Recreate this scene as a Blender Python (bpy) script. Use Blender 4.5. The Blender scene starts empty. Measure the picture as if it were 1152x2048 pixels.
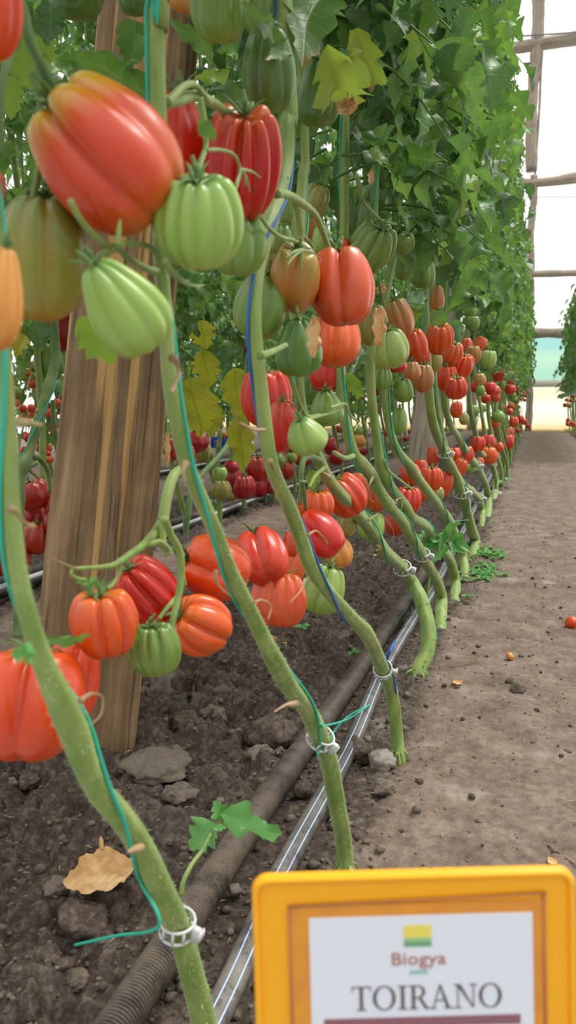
import bpy, math, random
import numpy as np
from mathutils import Vector, Matrix, noise as mnoise

random.seed(7)
RNG = np.random.default_rng(7)
SC = bpy.context.scene
COL = SC.collection
PI = math.pi

# ------------------------------------------------------------------ camera numbers
FPX = 1550.0          # focal length in pixels of the 1152 x 2048 frame
CAM_H = 0.5
PITCH = math.atan((1024 - 805) / FPX)
YAW = math.atan((1068 - 576) / FPX * math.cos(PITCH))
_f = (-math.sin(YAW), math.cos(YAW)); _r = (math.cos(YAW), math.sin(YAW))
_cp, _sp = math.cos(PITCH), math.sin(PITCH)
CAM = np.array([0, 0, CAM_H])
C_FWD = np.array([_cp * _f[0], _cp * _f[1], -_sp])
C_UP = np.array([_sp * _f[0], _sp * _f[1], _cp])
C_RT = np.array([_r[0], _r[1], 0.0])


def ray(px, py):
    return C_FWD + C_RT * ((px - 576) / FPX) + C_UP * ((1024 - py) / FPX)


def on_x(px, py, X):
    """the point of the upright plane x = X seen at a photo pixel"""
    d = ray(px, py); return CAM + d * (X / d[0])


def on_z(px, py, z=0.0):
    d = ray(px, py); return CAM + d * ((z - CAM_H) / d[2])


def at_d(px, py, depth):
    return CAM + ray(px, py) * depth


def depth_of(p):
    return float(np.dot(np.asarray(p) - CAM, C_FWD))


def project(p):
    q = np.asarray(p) - CAM; d = np.dot(q, C_FWD)
    if d < 0.02: return (-9999, -9999)
    return (576 + FPX * np.dot(q, C_RT) / d, 1024 - FPX * np.dot(q, C_UP) / d)


# ------------------------------------------------------------------ object helpers
def tag(o, label=None, cat=None, group=None, kind=None):
    if label: o['label'] = label
    if cat: o['category'] = cat
    if group: o['group'] = group
    if kind: o['kind'] = kind
    return o


def empty(name, loc, label=None, cat=None, group=None):
    o = bpy.data.objects.new(name, None); COL.objects.link(o)
    o.location = loc; o.empty_display_size = 0.02
    return tag(o, label, cat, group)


class MB:
    """collects vertices and faces of one mesh"""
    def __init__(s):
        s.V = []; s.F = []; s.n = 0; s.uv = []; s.attr = {}; s.has_uv = False

    def add(s, V, F, uv=None, **attr):
        V = np.asarray(V, float); off = s.n
        s.V.append(V); s.n += len(V)
        s.F.extend([tuple(i + off for i in f) for f in F])
        if uv is not None: s.has_uv = True
        s.uv.append(np.zeros((len(V), 2)) if uv is None else np.asarray(uv))
        for k, v in attr.items(): s.attr.setdefault(k, []).append((off, np.asarray(v, float)))
        return s

    def mesh(s, name, mat, smooth=True):
        me = bpy.data.meshes.new(name)
        V = np.concatenate(s.V) if s.V else np.zeros((0, 3))
        me.from_pydata(V.tolist(), [], s.F)
        if smooth: me.polygons.foreach_set('use_smooth', [True] * len(me.polygons))
        if s.has_uv:
            U = np.concatenate(s.uv); l = me.uv_layers.new(name='uv')
            vi = np.empty(len(me.loops), dtype=np.int32); me.loops.foreach_get('vertex_index', vi)
            l.data.foreach_set('uv', U[vi].astype(np.float32).ravel())
        for k, rows in s.attr.items():
            a = np.zeros(len(V), np.float32)
            for off, v in rows: a[off:off + len(v)] = v
            at = me.attributes.new(k, 'FLOAT', 'POINT'); at.data.foreach_set('value', a)
        for m in (mat if isinstance(mat, (list, tuple)) else [mat]): me.materials.append(m)
        me.update()
        return me

    def build(s, name, mat, parent=None, loc=None, smooth=True):
        return link(name, s.mesh(name, mat, smooth), parent, loc)


def link(name, me, parent=None, loc=None):
    o = bpy.data.objects.new(name, me); COL.objects.link(o)
    if loc is not None: o.location = loc
    if parent is not None:
        o.parent = parent
    return o


def grid_faces(nr, nc, wrap=False):
    F = []
    for i in range(nr - 1):
        for j in range(nc if wrap else nc - 1):
            k = (j + 1) % nc
            F.append((i * nc + j, i * nc + k, (i + 1) * nc + k, (i + 1) * nc + j))
    return F


def smooth_path(P, n):
    """n points on a Catmull-Rom curve through P, evenly spaced"""
    P = np.asarray(P, float)
    if len(P) == 2: P = np.array([P[0], (P[0] + P[1]) / 2, P[1]])
    Q = np.vstack([2 * P[0] - P[1], P, 2 * P[-1] - P[-2]])
    out = []
    for i in range(1, len(Q) - 2):
        t = np.linspace(0, 1, 12, endpoint=False)[:, None]
        a, b, c, d = Q[i - 1], Q[i], Q[i + 1], Q[i + 2]
        out.append(.5 * ((2 * b) + (c - a) * t + (2 * a - 5 * b + 4 * c - d) * t ** 2 + (3 * b - 3 * c + d - a) * t ** 3))
    out.append(P[-1:]); out = np.vstack(out)
    s = np.r_[0, np.cumsum(np.linalg.norm(np.diff(out, axis=0), axis=1))]
    u = np.linspace(0, s[-1], n)
    return np.stack([np.interp(u, s, out[:, k]) for k in range(3)], 1)


def frames(P):
    P = np.asarray(P, float)
    T = np.gradient(P, axis=0); T /= np.linalg.norm(T, axis=1)[:, None] + 1e-12
    N = np.zeros_like(P); a = np.array([1., 0, 0])
    if abs(T[0] @ a) > .9: a = np.array([0, 1., 0])
    n = np.cross(T[0], a); n /= np.linalg.norm(n)
    for i in range(len(P)):
        n = n - T[i] * (n @ T[i]); n /= np.linalg.norm(n) + 1e-12; N[i] = n
    return T, N, np.cross(T, N)


def tube(mb, P, R, segs=8, cap=True, rib=None, **kw):
    P = np.asarray(P, float); n = len(P)
    R = np.broadcast_to(np.asarray(R, float), (n,)) if np.ndim(R) < 1 or len(np.atleast_1d(R)) == n else np.interp(np.linspace(0, 1, n), np.linspace(0, 1, len(R)), R)
    T, N, B = frames(P)
    a = np.linspace(0, 2 * PI, segs, endpoint=False)
    m = np.ones(segs) if rib is None else rib(a)
    V = P[:, None, :] + R[:, None, None] * (m * np.cos(a))[None, :, None] * N[:, None, :] + R[:, None, None] * (m * np.sin(a))[None, :, None] * B[:, None, :]
    V = V.reshape(-1, 3); F = grid_faces(n, segs, True)
    if cap:
        V = np.vstack([V, P[0], P[-1]]); c0, c1 = n * segs, n * segs + 1
        for j in range(segs):
            k = (j + 1) % segs
            F.append((c0, k, j)); F.append((c1, (n - 1) * segs + j, (n - 1) * segs + k))
    mb.add(V, F, **kw)
    return mb


def box(mb, c, sx, sy, sz, M=None, bev=0.0):
    """a box, edges cut by bev"""
    x, y, z = sx / 2, sy / 2, sz / 2; b = min(bev, x * .9, y * .9, z * .9)
    if b <= 0:
        V = np.array([(i * x, j * y, k * z) for k in (-1, 1) for j in (-1, 1) for i in (-1, 1)], float)
        F = [(0, 2, 3, 1), (4, 5, 7, 6), (0, 1, 5, 4), (2, 6, 7, 3), (0, 4, 6, 2), (1, 3, 7, 5)]
    else:
        ring = []
        for zz, inset in ((-z, b), (-z + b, 0), (z - b, 0), (z, b)):
            X, Y = x - inset, y - inset; q = b if inset == 0 else b
            ring.append([(X - q, -Y, zz), (X, -Y + q, zz), (X, Y - q, zz), (X - q, Y, zz), (-X + q, Y, zz), (-X, Y - q, zz), (-X, -Y + q, zz), (-X + q, -Y, zz)])
        V = np.array(sum(ring, []), float); F = grid_faces(4, 8, True) + [tuple(range(7, -1, -1)), tuple(range(24, 32))]
    if M is not None: V = V @ np.asarray(M).T
    mb.add(V + np.asarray(c), F)
    return mb


# ------------------------------------------------------------------ materials
def lin(r, g, b):
    f = lambda c: (c / 255 / 12.92) if c / 255 <= .04045 else ((c / 255 + .055) / 1.055) ** 2.4
    return (f(r), f(g), f(b), 1.0)


class NT:
    def __init__(s, name):
        s.m = bpy.data.materials.new(name); s.m.use_nodes = True
        s.t = s.m.node_tree; s.t.nodes.clear()
        s.out = s.n('ShaderNodeOutputMaterial')

    def n(s, kind, **kw):
        x = s.t.nodes.new(kind)
        for k, v in kw.items():
            if k in x.inputs: s.set(x.inputs[k], v)
            else: setattr(x, k, v)
        return x

    def set(s, sock, v):
        if hasattr(v, 'is_output'): s.t.links.new(v, sock)
        else: sock.default_value = v

    def noise(s, vec, scale, detail=3, rough=.55, out='Fac'):
        x = s.n('ShaderNodeTexNoise'); s.set(x.inputs['Vector'], vec)
        x.inputs['Scale'].default_value = scale; x.inputs['Detail'].default_value = detail; x.inputs['Roughness'].default_value = rough
        return x.outputs[out]

    def ramp(s, fac, stops, interp='LINEAR'):
        x = s.n('ShaderNodeValToRGB'); s.set(x.inputs[0], fac); x.color_ramp.interpolation = interp
        e = x.color_ramp.elements
        e[0].position, e[0].color = stops[0]; e[1].position, e[1].color = stops[-1]
        for p, c in stops[1:-1]:
            q = e.new(p); q.color = c
        return x.outputs[0]

    def mix(s, fac, a, b, blend='MIX'):
        x = s.n('ShaderNodeMix', data_type='RGBA', blend_type=blend)
        s.set(x.inputs[0], fac); s.set(x.inputs[6], a); s.set(x.inputs[7], b)
        return x.outputs[2]

    def math(s, op, a, b=0.0, clamp=False):
        x = s.n('ShaderNodeMath', operation=op, use_clamp=clamp); s.set(x.inputs[0], a); s.set(x.inputs[1], b)
        return x.outputs[0]

    def mapr(s, v, a, b, c=0.0, d=1.0):
        x = s.n('ShaderNodeMapRange', interpolation_type='SMOOTHSTEP'); s.set(x.inputs['Value'], v)
        for k, q in zip(('From Min', 'From Max', 'To Min', 'To Max'), (a, b, c, d)): x.inputs[k].default_value = q
        return x.outputs['Result']

    def attr(s, name):
        x = s.n('ShaderNodeAttribute', attribute_name=name); return x.outputs['Fac']

    def coord(s, which='Object'):
        return s.n('ShaderNodeTexCoord').outputs[which]

    def scaled(s, vec, sx, sy, sz):
        x = s.n('ShaderNodeMapping'); s.set(x.inputs['Vector'], vec); x.inputs['Scale'].default_value = (sx, sy, sz)
        return x.outputs[0]

    def bump(s, h, strength=.3, dist=.002):
        x = s.n('ShaderNodeBump'); s.set(x.inputs['Height'], h); x.inputs['Strength'].default_value = strength; x.inputs['Distance'].default_value = dist
        return x.outputs[0]

    def pbr(s, base, rough=.5, normal=None, **kw):
        x = s.n('ShaderNodeBsdfPrincipled'); s.set(x.inputs['Base Color'], base); s.set(x.inputs['Roughness'], rough)
        if normal is not None: s.set(x.inputs['Normal'], normal)
        for k, v in kw.items(): s.set(x.inputs[k.replace('_', ' ')], v)
        return x

    def done(s, shader):
        s.t.links.new(shader.outputs[0] if hasattr(shader, 'outputs') else shader, s.out.inputs[0]); return s.m


def island_random(t):
    g = t.n('ShaderNodeNewGeometry'); return g.outputs['Random Per Island']


def tomato_mat(name, base, shoulder, blossom, s0=.08, s1=.38, groove=None, rough=.3):
    t = NT(name); oc = t.coord('Object')
    nz = t.noise(oc, 28, 3); tp = t.attr('tp'); gr = t.attr('gr')
    inf = t.n('ShaderNodeObjectInfo').outputs['Random']
    k = t.math('ADD', tp, t.math('MULTIPLY', t.math('SUBTRACT', nz, .5), .35))
    c = t.mix(t.mapr(k, s0, s1), shoulder, base)
    c = t.mix(t.mapr(k, .62, .98), c, blossom)
    if groove is not None: c = t.mix(t.math('MULTIPLY', t.mapr(gr, .1, .85), .55), c, groove)
    c = t.mix(t.mapr(t.noise(oc, 9, 2), .35, .75, 0, .35), c, t.mix(.5, c, shoulder))
    dots = t.n('ShaderNodeTexVoronoi', feature='F1'); t.set(dots.inputs['Vector'], oc); dots.inputs['Scale'].default_value = 260
    c = t.mix(t.mapr(dots.outputs['Distance'], .08, .2, .10, 0), c, lin(235, 205, 150))
    h = t.n('ShaderNodeHueSaturation'); t.set(h.inputs['Color'], c)
    t.set(h.inputs['Hue'], t.mapr(inf, 0, 1, .499, .511)); t.set(h.inputs['Value'], t.mapr(inf, 0, 1, .9, 1.1))
    b = t.pbr(h.outputs[0], t.mapr(t.noise(oc, 40, 2), .3, .7, rough - .05, rough + .1), None)
    b.inputs['Subsurface Weight'].default_value = .06; b.inputs['Subsurface Radius'].default_value = (.008, .003, .0015)
    b.inputs['Subsurface Scale'].default_value = 1.0
    b.inputs['Specular IOR Level'].default_value = .55; b.inputs['Coat Weight'].default_value = .25; b.inputs['Coat Roughness'].default_value = .16
    return t.done(b)


M = {}
M['red'] = tomato_mat('ripe_red_skin', lin(208, 32, 8), lin(216, 60, 14), lin(198, 26, 10), groove=lin(178, 18, 6))
M['crimson'] = tomato_mat('crimson_skin', lin(168, 12, 22), lin(178, 26, 22), lin(156, 10, 20), groove=lin(132, 6, 14))
M['orange'] = tomato_mat('orange_red_skin', lin(216, 62, 16), lin(218, 96, 28), lin(206, 40, 14), groove=lin(200, 38, 14))
M['bicolour'] = tomato_mat('orange_skin_yellow_shoulder', lin(214, 54, 16), lin(196, 162, 34), lin(212, 84, 30), s0=.16, s1=.46, groove=lin(204, 38, 14))
M['striped'] = tomato_mat('red_skin_orange_ribs', lin(204, 28, 16), lin(214, 96, 34), lin(194, 20, 14), s0=.06, s1=.45, groove=lin(182, 14, 12))
M['coral'] = tomato_mat('coral_skin', lin(222, 80, 36), lin(218, 108, 54), lin(216, 58, 28), groove=lin(210, 54, 26))
M['turning'] = tomato_mat('turning_skin', lin(188, 112, 52), lin(164, 138, 66), lin(206, 84, 38), groove=lin(184, 80, 34), s0=.1, s1=.6)
M['blush'] = tomato_mat('green_blushing_orange_skin', lin(138, 128, 40), lin(106, 122, 46), lin(170, 104, 32), groove=lin(160, 104, 44), s0=.1, s1=.6)
M['amber'] = tomato_mat('amber_skin', lin(206, 128, 54), lin(208, 142, 72), lin(196, 96, 42), s0=.1, s1=.6)
M['olive'] = tomato_mat('olive_skin', lin(150, 140, 66), lin(128, 136, 66), lin(168, 132, 62), groove=lin(112, 112, 44))
M['green'] = tomato_mat('green_skin', lin(118, 148, 58), lin(96, 132, 50), lin(140, 154, 66), groove=lin(80, 112, 38))
M['dgreen'] = tomato_mat('dark_green_skin', lin(84, 120, 40), lin(70, 106, 38), lin(108, 128, 50), groove=lin(58, 90, 28))
M['lgreen'] = tomato_mat('light_green_skin', lin(154, 180, 84), lin(130, 166, 80), lin(160, 174, 80), groove=lin(116, 144, 54))


def plant_mat(name, a, b, rough=.55, sheen=.35, ysc=1.0):
    t = NT(name); oc = t.coord('Object')
    nz = t.noise(t.scaled(oc, 1, 1, .35), 60, 4); n2 = t.noise(oc, 9, 2)
    c = t.mix(t.mapr(nz, .3, .7), a, b)
    c = t.mix(t.mapr(n2, .45, .75, 0, .5), c, lin(150, 160, 92))
    p = t.pbr(c, rough, t.bump(nz, .25, .001))
    p.inputs['Sheen Weight'].default_value = sheen; p.inputs['Sheen Roughness'].default_value = .35; p.inputs['Sheen Tint'].default_value = lin(225, 235, 205)
    return t.done(p)


M['stem'] = plant_mat('stem_green', lin(108, 138, 62), lin(144, 166, 90))
M['stem_dark'] = plant_mat('stem_dark_green', lin(76, 108, 56), lin(100, 132, 72))
M['calyx'] = plant_mat('calyx_green', lin(78, 112, 52), lin(110, 146, 76), sheen=.2)
M['dry'] = plant_mat('dry_stub', lin(140, 112, 78), lin(182, 156, 118), .8, .05)
M['hair'] = NT('stem_hair_white'); M['hair'] = M['hair'].done(M['hair'].pbr(lin(205, 215, 185), .7))


def leaf_mat(name, stops, under, trans=.42, dead=None, vc=None, vf=.22):
    t = NT(name); rnd = island_random(t); oc = t.coord('Object')
    uv = t.n('ShaderNodeUVMap', uv_map='uv').outputs[0]
    sp = t.n('ShaderNodeSeparateXYZ'); t.set(sp.inputs[0], uv); u, v = sp.outputs[0], sp.outputs[1]
    av = t.math('ABSOLUTE', v)
    w = t.math('FRACT', t.math('MULTIPLY', t.math('SUBTRACT', u, t.math('MULTIPLY', av, .20)), 9.0))
    side = t.mapr(t.math('ABSOLUTE', t.math('SUBTRACT', w, .5)), .0, .09, 1, 0)
    mid = t.mapr(av, .02, .07, 1, 0)
    vein = t.math('MAXIMUM', side, mid)
    nz = t.noise(oc, 22, 3)
    c = t.ramp(t.math('ADD', t.math('MULTIPLY', rnd, .7), t.math('MULTIPLY', t.mapr(t.noise(oc, 34, 3), .3, .7), .3)), stops)
    if dead is not None:
        k = t.math('ADD', t.math('ADD', u, t.math('MULTIPLY', av, .25)), t.math('MULTIPLY', t.math('SUBTRACT', nz, .5), .7))
        c = t.mix(t.mapr(k, dead[0], dead[0] + .14), c, dead[1])
    c = t.mix(t.math('MULTIPLY', vein, vf), c, vc or lin(160, 182, 104))
    back = t.n('ShaderNodeNewGeometry').outputs['Backfacing']
    c2 = t.mix(t.math('MULTIPLY', back, .55), c, under)
    bmp = t.bump(t.math('ADD', t.math('MULTIPLY', vein, -.6), t.noise(oc, 140, 2)), .35, .0015)
    p = t.pbr(c2, .36, bmp); p.inputs['Specular IOR Level'].default_value = .6
    tr = t.n('ShaderNodeBsdfTranslucent'); t.set(tr.inputs[0], t.mix(.22, c, lin(160, 200, 70), 'MIX'))
    mx = t.n('ShaderNodeMixShader'); mx.inputs[0].default_value = trans
    t.t.links.new(p.outputs[0], mx.inputs[1]); t.t.links.new(tr.outputs[0], mx.inputs[2])
    return t.done(mx)


_lv = [(.0, lin(50, 90, 52)), (.25, lin(66, 112, 56)), (.5, lin(84, 134, 58)), (.75, lin(108, 156, 64)), (.93, lin(138, 172, 70)), (1, lin(176, 182, 80))]
M['leaf'] = leaf_mat('tomato_leaf', _lv, lin(130, 158, 122))
M['leaf_dark'] = leaf_mat('tomato_leaf_dark', [(.0, lin(52, 88, 52)), (.5, lin(68, 110, 60)), (1, lin(88, 130, 70))], lin(118, 146, 118), .3)
M['leaf_lime'] = leaf_mat('tomato_leaf_lime', [(0, lin(128, 166, 56)), (1, lin(150, 184, 66))], lin(150, 180, 90), .5)
M['leaf_yellow'] = leaf_mat('tomato_leaf_yellow', [(0, lin(150, 166, 50)), (.5, lin(194, 190, 56)), (1, lin(212, 198, 70))], lin(190, 184, 80), .62, dead=(1.0, lin(168, 130, 56)), vc=lin(120, 146, 46), vf=.5)
M['leaf_scorched'] = leaf_mat('tomato_leaf_scorched', [(0, lin(134, 160, 58)), (1, lin(160, 176, 66))], lin(160, 170, 90), .4, dead=(.86, lin(142, 100, 74)))
M['leaf_edge'] = leaf_mat('tomato_leaf_brown_tip', [(0, lin(84, 122, 64)), (1, lin(96, 136, 66))], lin(130, 158, 110), .35, dead=(.93, lin(160, 112, 60)))
M['leaf_bright'] = leaf_mat('young_leaf', [(0, lin(90, 160, 80)), (1, lin(104, 172, 88))], lin(130, 180, 120), .35)


def simple(name, c, rough=.5, **kw):
    t = NT(name); return t.done(t.pbr(c, rough, **kw))

# ------------------------------------------------------------------ tomatoes
KINDS = {
    #        ribs amp  dimple  r-power pear  z-power
    'rib':   (9, .20, .22, .80, .04, 1.0),
    'pump':  (11, .20, .20, .82, .00, 1.0),
    'heart': (6, .15, .07, .95, -.30, 1.0),
    'broad': (7, .24, .16, .80, .04, 1.0),
    'bell':  (6, .22, .14, .82, -.06, 1.0),
    'lobe':  (4, .24, .16, .85, .04, 1.0),
    'round': (8, .11, .12, .92, .00, 1.0),
    'egg':   (6, .12, .10, .92, -.12, 1.0),
    'ball':  (5, .015, .06, 1.0, .00, 1.0),
}


def tomato_shape(seed, kind, nu, nv):
    g = np.random.default_rng(seed)
    nrib, amp, dim, rp, pear, zp = KINDS[kind]
    nrib = max(3, nrib + int(g.integers(-1, 2))) if kind not in ('ball',) else nrib
    ph = np.linspace(0, 2 * PI, nu, endpoint=False); t = np.linspace(0, PI, nv + 1)
    T, Pp = np.meshgrid(t, ph, indexing='ij')
    a = g.uniform(0, 2 * PI, 8)
    pw = Pp + .28 * np.sin(Pp + a[0]) + .16 * np.sin(2 * Pp + a[1])
    f = (1 - np.abs(np.sin(nrib * pw / 2 + a[2]))) ** (1.2 if nrib > 6 else 1.7)
    f *= .75 + .35 * np.sin(2 * Pp + a[3]) * np.sin(3 * Pp + a[4])
    lo_ = .16 if kind in ('bell', 'lobe') else .32
    gt = np.clip(T / .3, 0, 1) * (lo_ + (1 - lo_) * np.cos(np.clip(T - .55, 0, PI) / 2) ** 2)
    r = np.sin(T) ** rp * (1 + pear * np.cos(T))
    z = np.cos(T)
    # rounded, slightly flat shoulders
    r *= 1 - amp * f * gt * 1.15
    z = z - dim * np.exp(-(T / .42) ** 2) + amp * .55 * (1 - 1.6 * f) * np.exp(-((T - .62) / .42) ** 2)
    z = z + .07 * np.exp(-((PI - T) / .4) ** 2) - amp * .3 * (.3 - f) * np.exp(-((PI - T - .5) / .4) ** 2)
    lop = 1 + .06 * np.sin(Pp + a[5]) * np.sin(T) + .04 * np.sin(2 * Pp + a[6]) * np.sin(T)
    r *= lop; z += .07 * np.sin(Pp + a[7]) * np.sin(T) ** 2
    x, y = r * np.cos(Pp), r * np.sin(Pp)
    V = np.stack([x, y, z], -1).reshape(-1, 3)
    lo, hi = V.min(0), V.max(0)
    V = (V - (lo + hi) / 2) / ((hi - lo) / 2)
    F = grid_faces(nv + 1, nu, True)
    F = [q[::-1] for q in F]
    zt = V[0, 2]
    return V, F, (T / PI).ravel(), (f * gt).ravel(), zt


def sepal_path(R, zt, hz, az, ln, lift, g, n=7):
    s = np.linspace(0, 1, n)
    rr = R * (.04 + ln * s); zz = zt * hz + hz * (.02 + .16 * np.sin(s * PI * .8) + lift * s ** 2)
    az = az + .25 * g.normal() * s ** 2
    return np.stack([rr * np.cos(az), rr * np.sin(az), zz], 1)


def calyx_mb(seed, R, hz, zt, pedicel=True):
    g = np.random.default_rng(seed + 77); mb = MB()
    n = int(g.integers(5, 8))
    for i in range(n):
        P = sepal_path(R, zt, hz, 2 * PI * i / n + g.normal() * .15, g.uniform(.42, .72), g.uniform(-.22, .35), g)
        w = R * .062 * np.array([1, 1.25, 1.2, 1., .75, .45, .08])
        Tn, N, B = frames(P); up = np.array([0, 0, 1.])
        side = np.cross(Tn, up); side /= np.linalg.norm(side, axis=1)[:, None] + 1e-9
        nn = np.cross(side, Tn)
        rings = []
        for ca, sa in ((1, 0), (.5, .35), (0, .2), (-.5, .35), (-1, 0), (0, -.15)):
            rings.append(P + side * (w * ca)[:, None] + nn * (w * sa)[:, None])
        V = np.stack(rings, 1).reshape(-1, 3)
        mb.add(V, grid_faces(len(P), 6, True))
    # hub
    tube(mb, np.array([[0, 0, zt * hz - .05 * hz], [0, 0, zt * hz + .06 * hz]]), R * .085, 8)
    return mb


_tcount = [0]


def axis_matrix(roll, tilt, spin, at):
    """stem axis leaning by roll (deg, to the right seen from the aisle) and tilt (deg, towards the viewer)"""
    d = np.asarray(at) - CAM; d = d / np.linalg.norm(d)
    rt = np.cross(d, [0, 0, 1.]); rt /= np.linalg.norm(rt); up = np.cross(rt, d)
    ro, ti = math.radians(roll), math.radians(tilt)
    z = math.cos(ti) * (math.sin(ro) * rt + math.cos(ro) * up) - math.sin(ti) * d
    h = np.array([math.cos(spin), math.sin(spin), .1])
    x = np.cross(h, z); x /= np.linalg.norm(x); y = np.cross(z, x)
    return Matrix(np.stack([x, y, z], 1).tolist())


def tomato(cx, cy, w, h, col, kind, roll, tilt, X, label, group=None, spin=None, seed=None, calyx=True, cat='tomato', name='tomato', depth=None, mat=None):
    p = on_x(cx, cy, X) if depth is None else at_d(cx, cy, depth)
    d = depth_of(p); R = w / 2 * d / FPX; hz = h / 2 * d / FPX
    _tcount[0] += 1
    seed = 100 + _tcount[0] * 13 if seed is None else seed
    big = w > 85
    V, F, tp, gr, zt = tomato_shape(seed, kind, 84 if big else (56 if w > 36 else 32), 48 if big else (30 if w > 36 else 18))
    mb = MB(); mb.add(V * np.array([R, R, hz]), F, tp=tp, gr=gr)
    e = empty(name, p, label, cat, group)
    sp = (seed * 2.399) % 6.283 if spin is None else spin
    Mx = axis_matrix(roll, tilt, sp, p)
    if kind in ('lobe', 'bell', 'broad') and w > 60:            # a cleft between two lobes faces the aisle
        nu_ = 84 if big else 56; row = len(V) // nu_ // 2
        ph = 2 * PI * int(np.argmax(gr[row * nu_:(row + 1) * nu_])) / nu_ + (.25 if w > 200 else .12)
        z = np.array(Mx)[:, 2]; tt = CAM - p; tt = norm(tt - z * (tt @ z)); u = np.cross(z, tt)
        x = math.cos(ph) * tt - math.sin(ph) * u; y = np.cross(z, x)
        Mx = Matrix(np.stack([x, y, z], 1).tolist())
    e.rotation_euler = Mx.to_euler()
    mb.build('fruit', mat or M[col], e)
    if calyx and w > 16:
        calyx_mb(seed, R, hz, zt).build('calyx', M['calyx'], e)
    g = np.random.default_rng(seed + 5)
    if calyx and w > 30:
        q = np.array([[0, 0, zt * hz], [.03 * R, .02 * R, zt * hz + .28 * R], [g.normal() * .1 * R, g.normal() * .1 * R, zt * hz + .55 * R]])
        pm = MB(); tube(pm, smooth_path(q, 12), np.array([.06, .05, .05, .05, .05, .06, .085, .085, .06, .05, .05, .05]) * R, 8); pm.build('pedicel', M['calyx'], e)
    if w > 60:
        k = len(V) - 1; bz = V[k, 2] * hz
        sm = clod_mb(R * .05, seed % 50, .8, 2, .6); sm.V = [v + [V[k, 0] * R, V[k, 1] * R, bz - R * .012] for v in sm.V]; sm.build('blossom_scar', M['dry'], e)
    return e


# cheap shared tomatoes for the far rows
_pool = {}


def pool_tomato(col, kind, v, cal):
    k = (col, kind, v)
    if k not in _pool:
        V, F, tp, gr, zt = tomato_shape(500 + v * 7 + len(kind), kind, 28, 14)
        mb = MB(); mb.add(V, F, tp=tp, gr=gr)
        _pool[k] = (mb.mesh('fruit', M[col]), calyx_mb(v, 1.0, 1.0, zt).mesh('calyx', M['calyx']))
    return _pool[k]


def far_tomato(p, R, hz, col, kind, v, label, group, rot, name='tomato', cal=True):
    fm, cm = pool_tomato(col, kind, v, cal)
    e = empty(name, p, label, 'tomato', group); e.rotation_euler = rot; e.scale = (R, R, hz)
    link('fruit', fm, e)
    if cal: link('calyx', cm, e)
    return e


# ------------------------------------------------------------------ leaves
def leaflet(nu=9, nv=5, width=.55, lobe=.16, fold=.25, droop=.35, wav=.05, seed=0, teeth=4.5):
    """one leaflet: length 1 along +y, normal +z; returns vertices, faces, uv"""
    g = np.random.default_rng(seed)
    u = np.linspace(0, 1, nu); v = np.linspace(-1, 1, nv)
    U, W = np.meshgrid(u, v, indexing='ij')
    env = np.sin(PI * np.clip(U, 0, 1) ** .72) ** .8 * (1 - .25 * U)
    pa = 2 * PI * (U * teeth + g.uniform(0, .4) + .18 * np.sign(W))
    saw = .5 + .5 * np.sin(pa) + .22 * np.sin(2 * pa + .6)
    edge = np.clip(np.abs(W), 0, 1) ** 2
    wd = width / 2 * env * (1 + lobe * (saw - .5) * 2 * edge)
    x = W * wd + .05 * np.sin(U * 5 + g.uniform(0, 6)) * U
    y = U + .13 * edge * (saw - .3) * (1 - U) * (U > .05)
    z = fold * np.abs(W * wd) - droop * U ** 2 + wav * np.sin(U * 9 + g.uniform(0, 6)) * W * env + wav * .8 * np.sin(U * 15 + g.uniform(0, 6)) * edge * env
    y = y * (1 - .12 * droop * U)
    V = np.stack([x, y, z], -1).reshape(-1, 3)
    return V, grid_faces(nu, nv), np.stack([U, W * wd / (width / 2 + 1e-6)], -1).reshape(-1, 2)


TPL_HI = [leaflet(15, 7, .76, .26, .45, .15 + .13 * i, .13, i, 3.0 + .4 * i) for i in range(5)]
TPL_MID = [leaflet(11, 5, .76, .24, .45, .15 + .13 * i, .13, 20 + i, 2.4 + .3 * i) for i in range(5)]
TPL_LO = [leaflet(7, 3, .74, .24, .4, .2 + .14 * i, .07, 40 + i, 1.6) for i in range(5)]


def norm(v):
    v = np.asarray(v, float); return v / (np.linalg.norm(v) + 1e-12)


def put_leaflet(mb, tpl, base, d, n, L):
    y = norm(d); x = norm(np.cross(y, n)); z = np.cross(x, y)
    V, F, uv = tpl
    mb.add(base + L * (V[:, :1] * x + V[:, 1:2] * y + V[:, 2:3] * z), F, uv=uv)


def compound_leaf(mb, mbs, base, d, L, rng, tpls, pairs=2, ll=.07, sag=.5):
    """a tomato leaf: drooping rachis with paired leaflets and an end leaflet"""
    d = norm(d); up = np.array([0, 0, 1.])
    s = np.linspace(0, 1, 6)[:, None]
    P = base + d * L * s - up * L * sag * s ** 2
    tube(mbs, P, [.0022, .0018, .0011], 4, cap=False)
    T = np.gradient(P, axis=0)
    side = norm(np.cross(d, up) + 1e-6)
    for k in range(pairs):
        i = 2 + k * 3 // pairs + (1 if pairs == 1 else 0); i = min(i, 4)
        t = norm(T[i]); nrm = norm(np.cross(side, t))
        for sg in (-1, 1):
            dd = norm(t * rng.uniform(.2, .7) + side * sg * rng.uniform(.7, 1.1) - up * rng.uniform(.1, .6))
            nn = norm(nrm + .5 * rng.normal(size=3))
            put_leaflet(mb, tpls[rng.integers(len(tpls))], P[i], dd, nn, ll * rng.uniform(.65, 1.05))
    t = norm(T[-1]); nrm = norm(np.cross(side, t))
    put_leaflet(mb, tpls[rng.integers(len(tpls))], P[-1], norm(t + .3 * rng.normal(size=3) - up * .3), norm(nrm + .35 * rng.normal(size=3)), ll * rng.uniform(1.0, 1.35))


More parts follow.
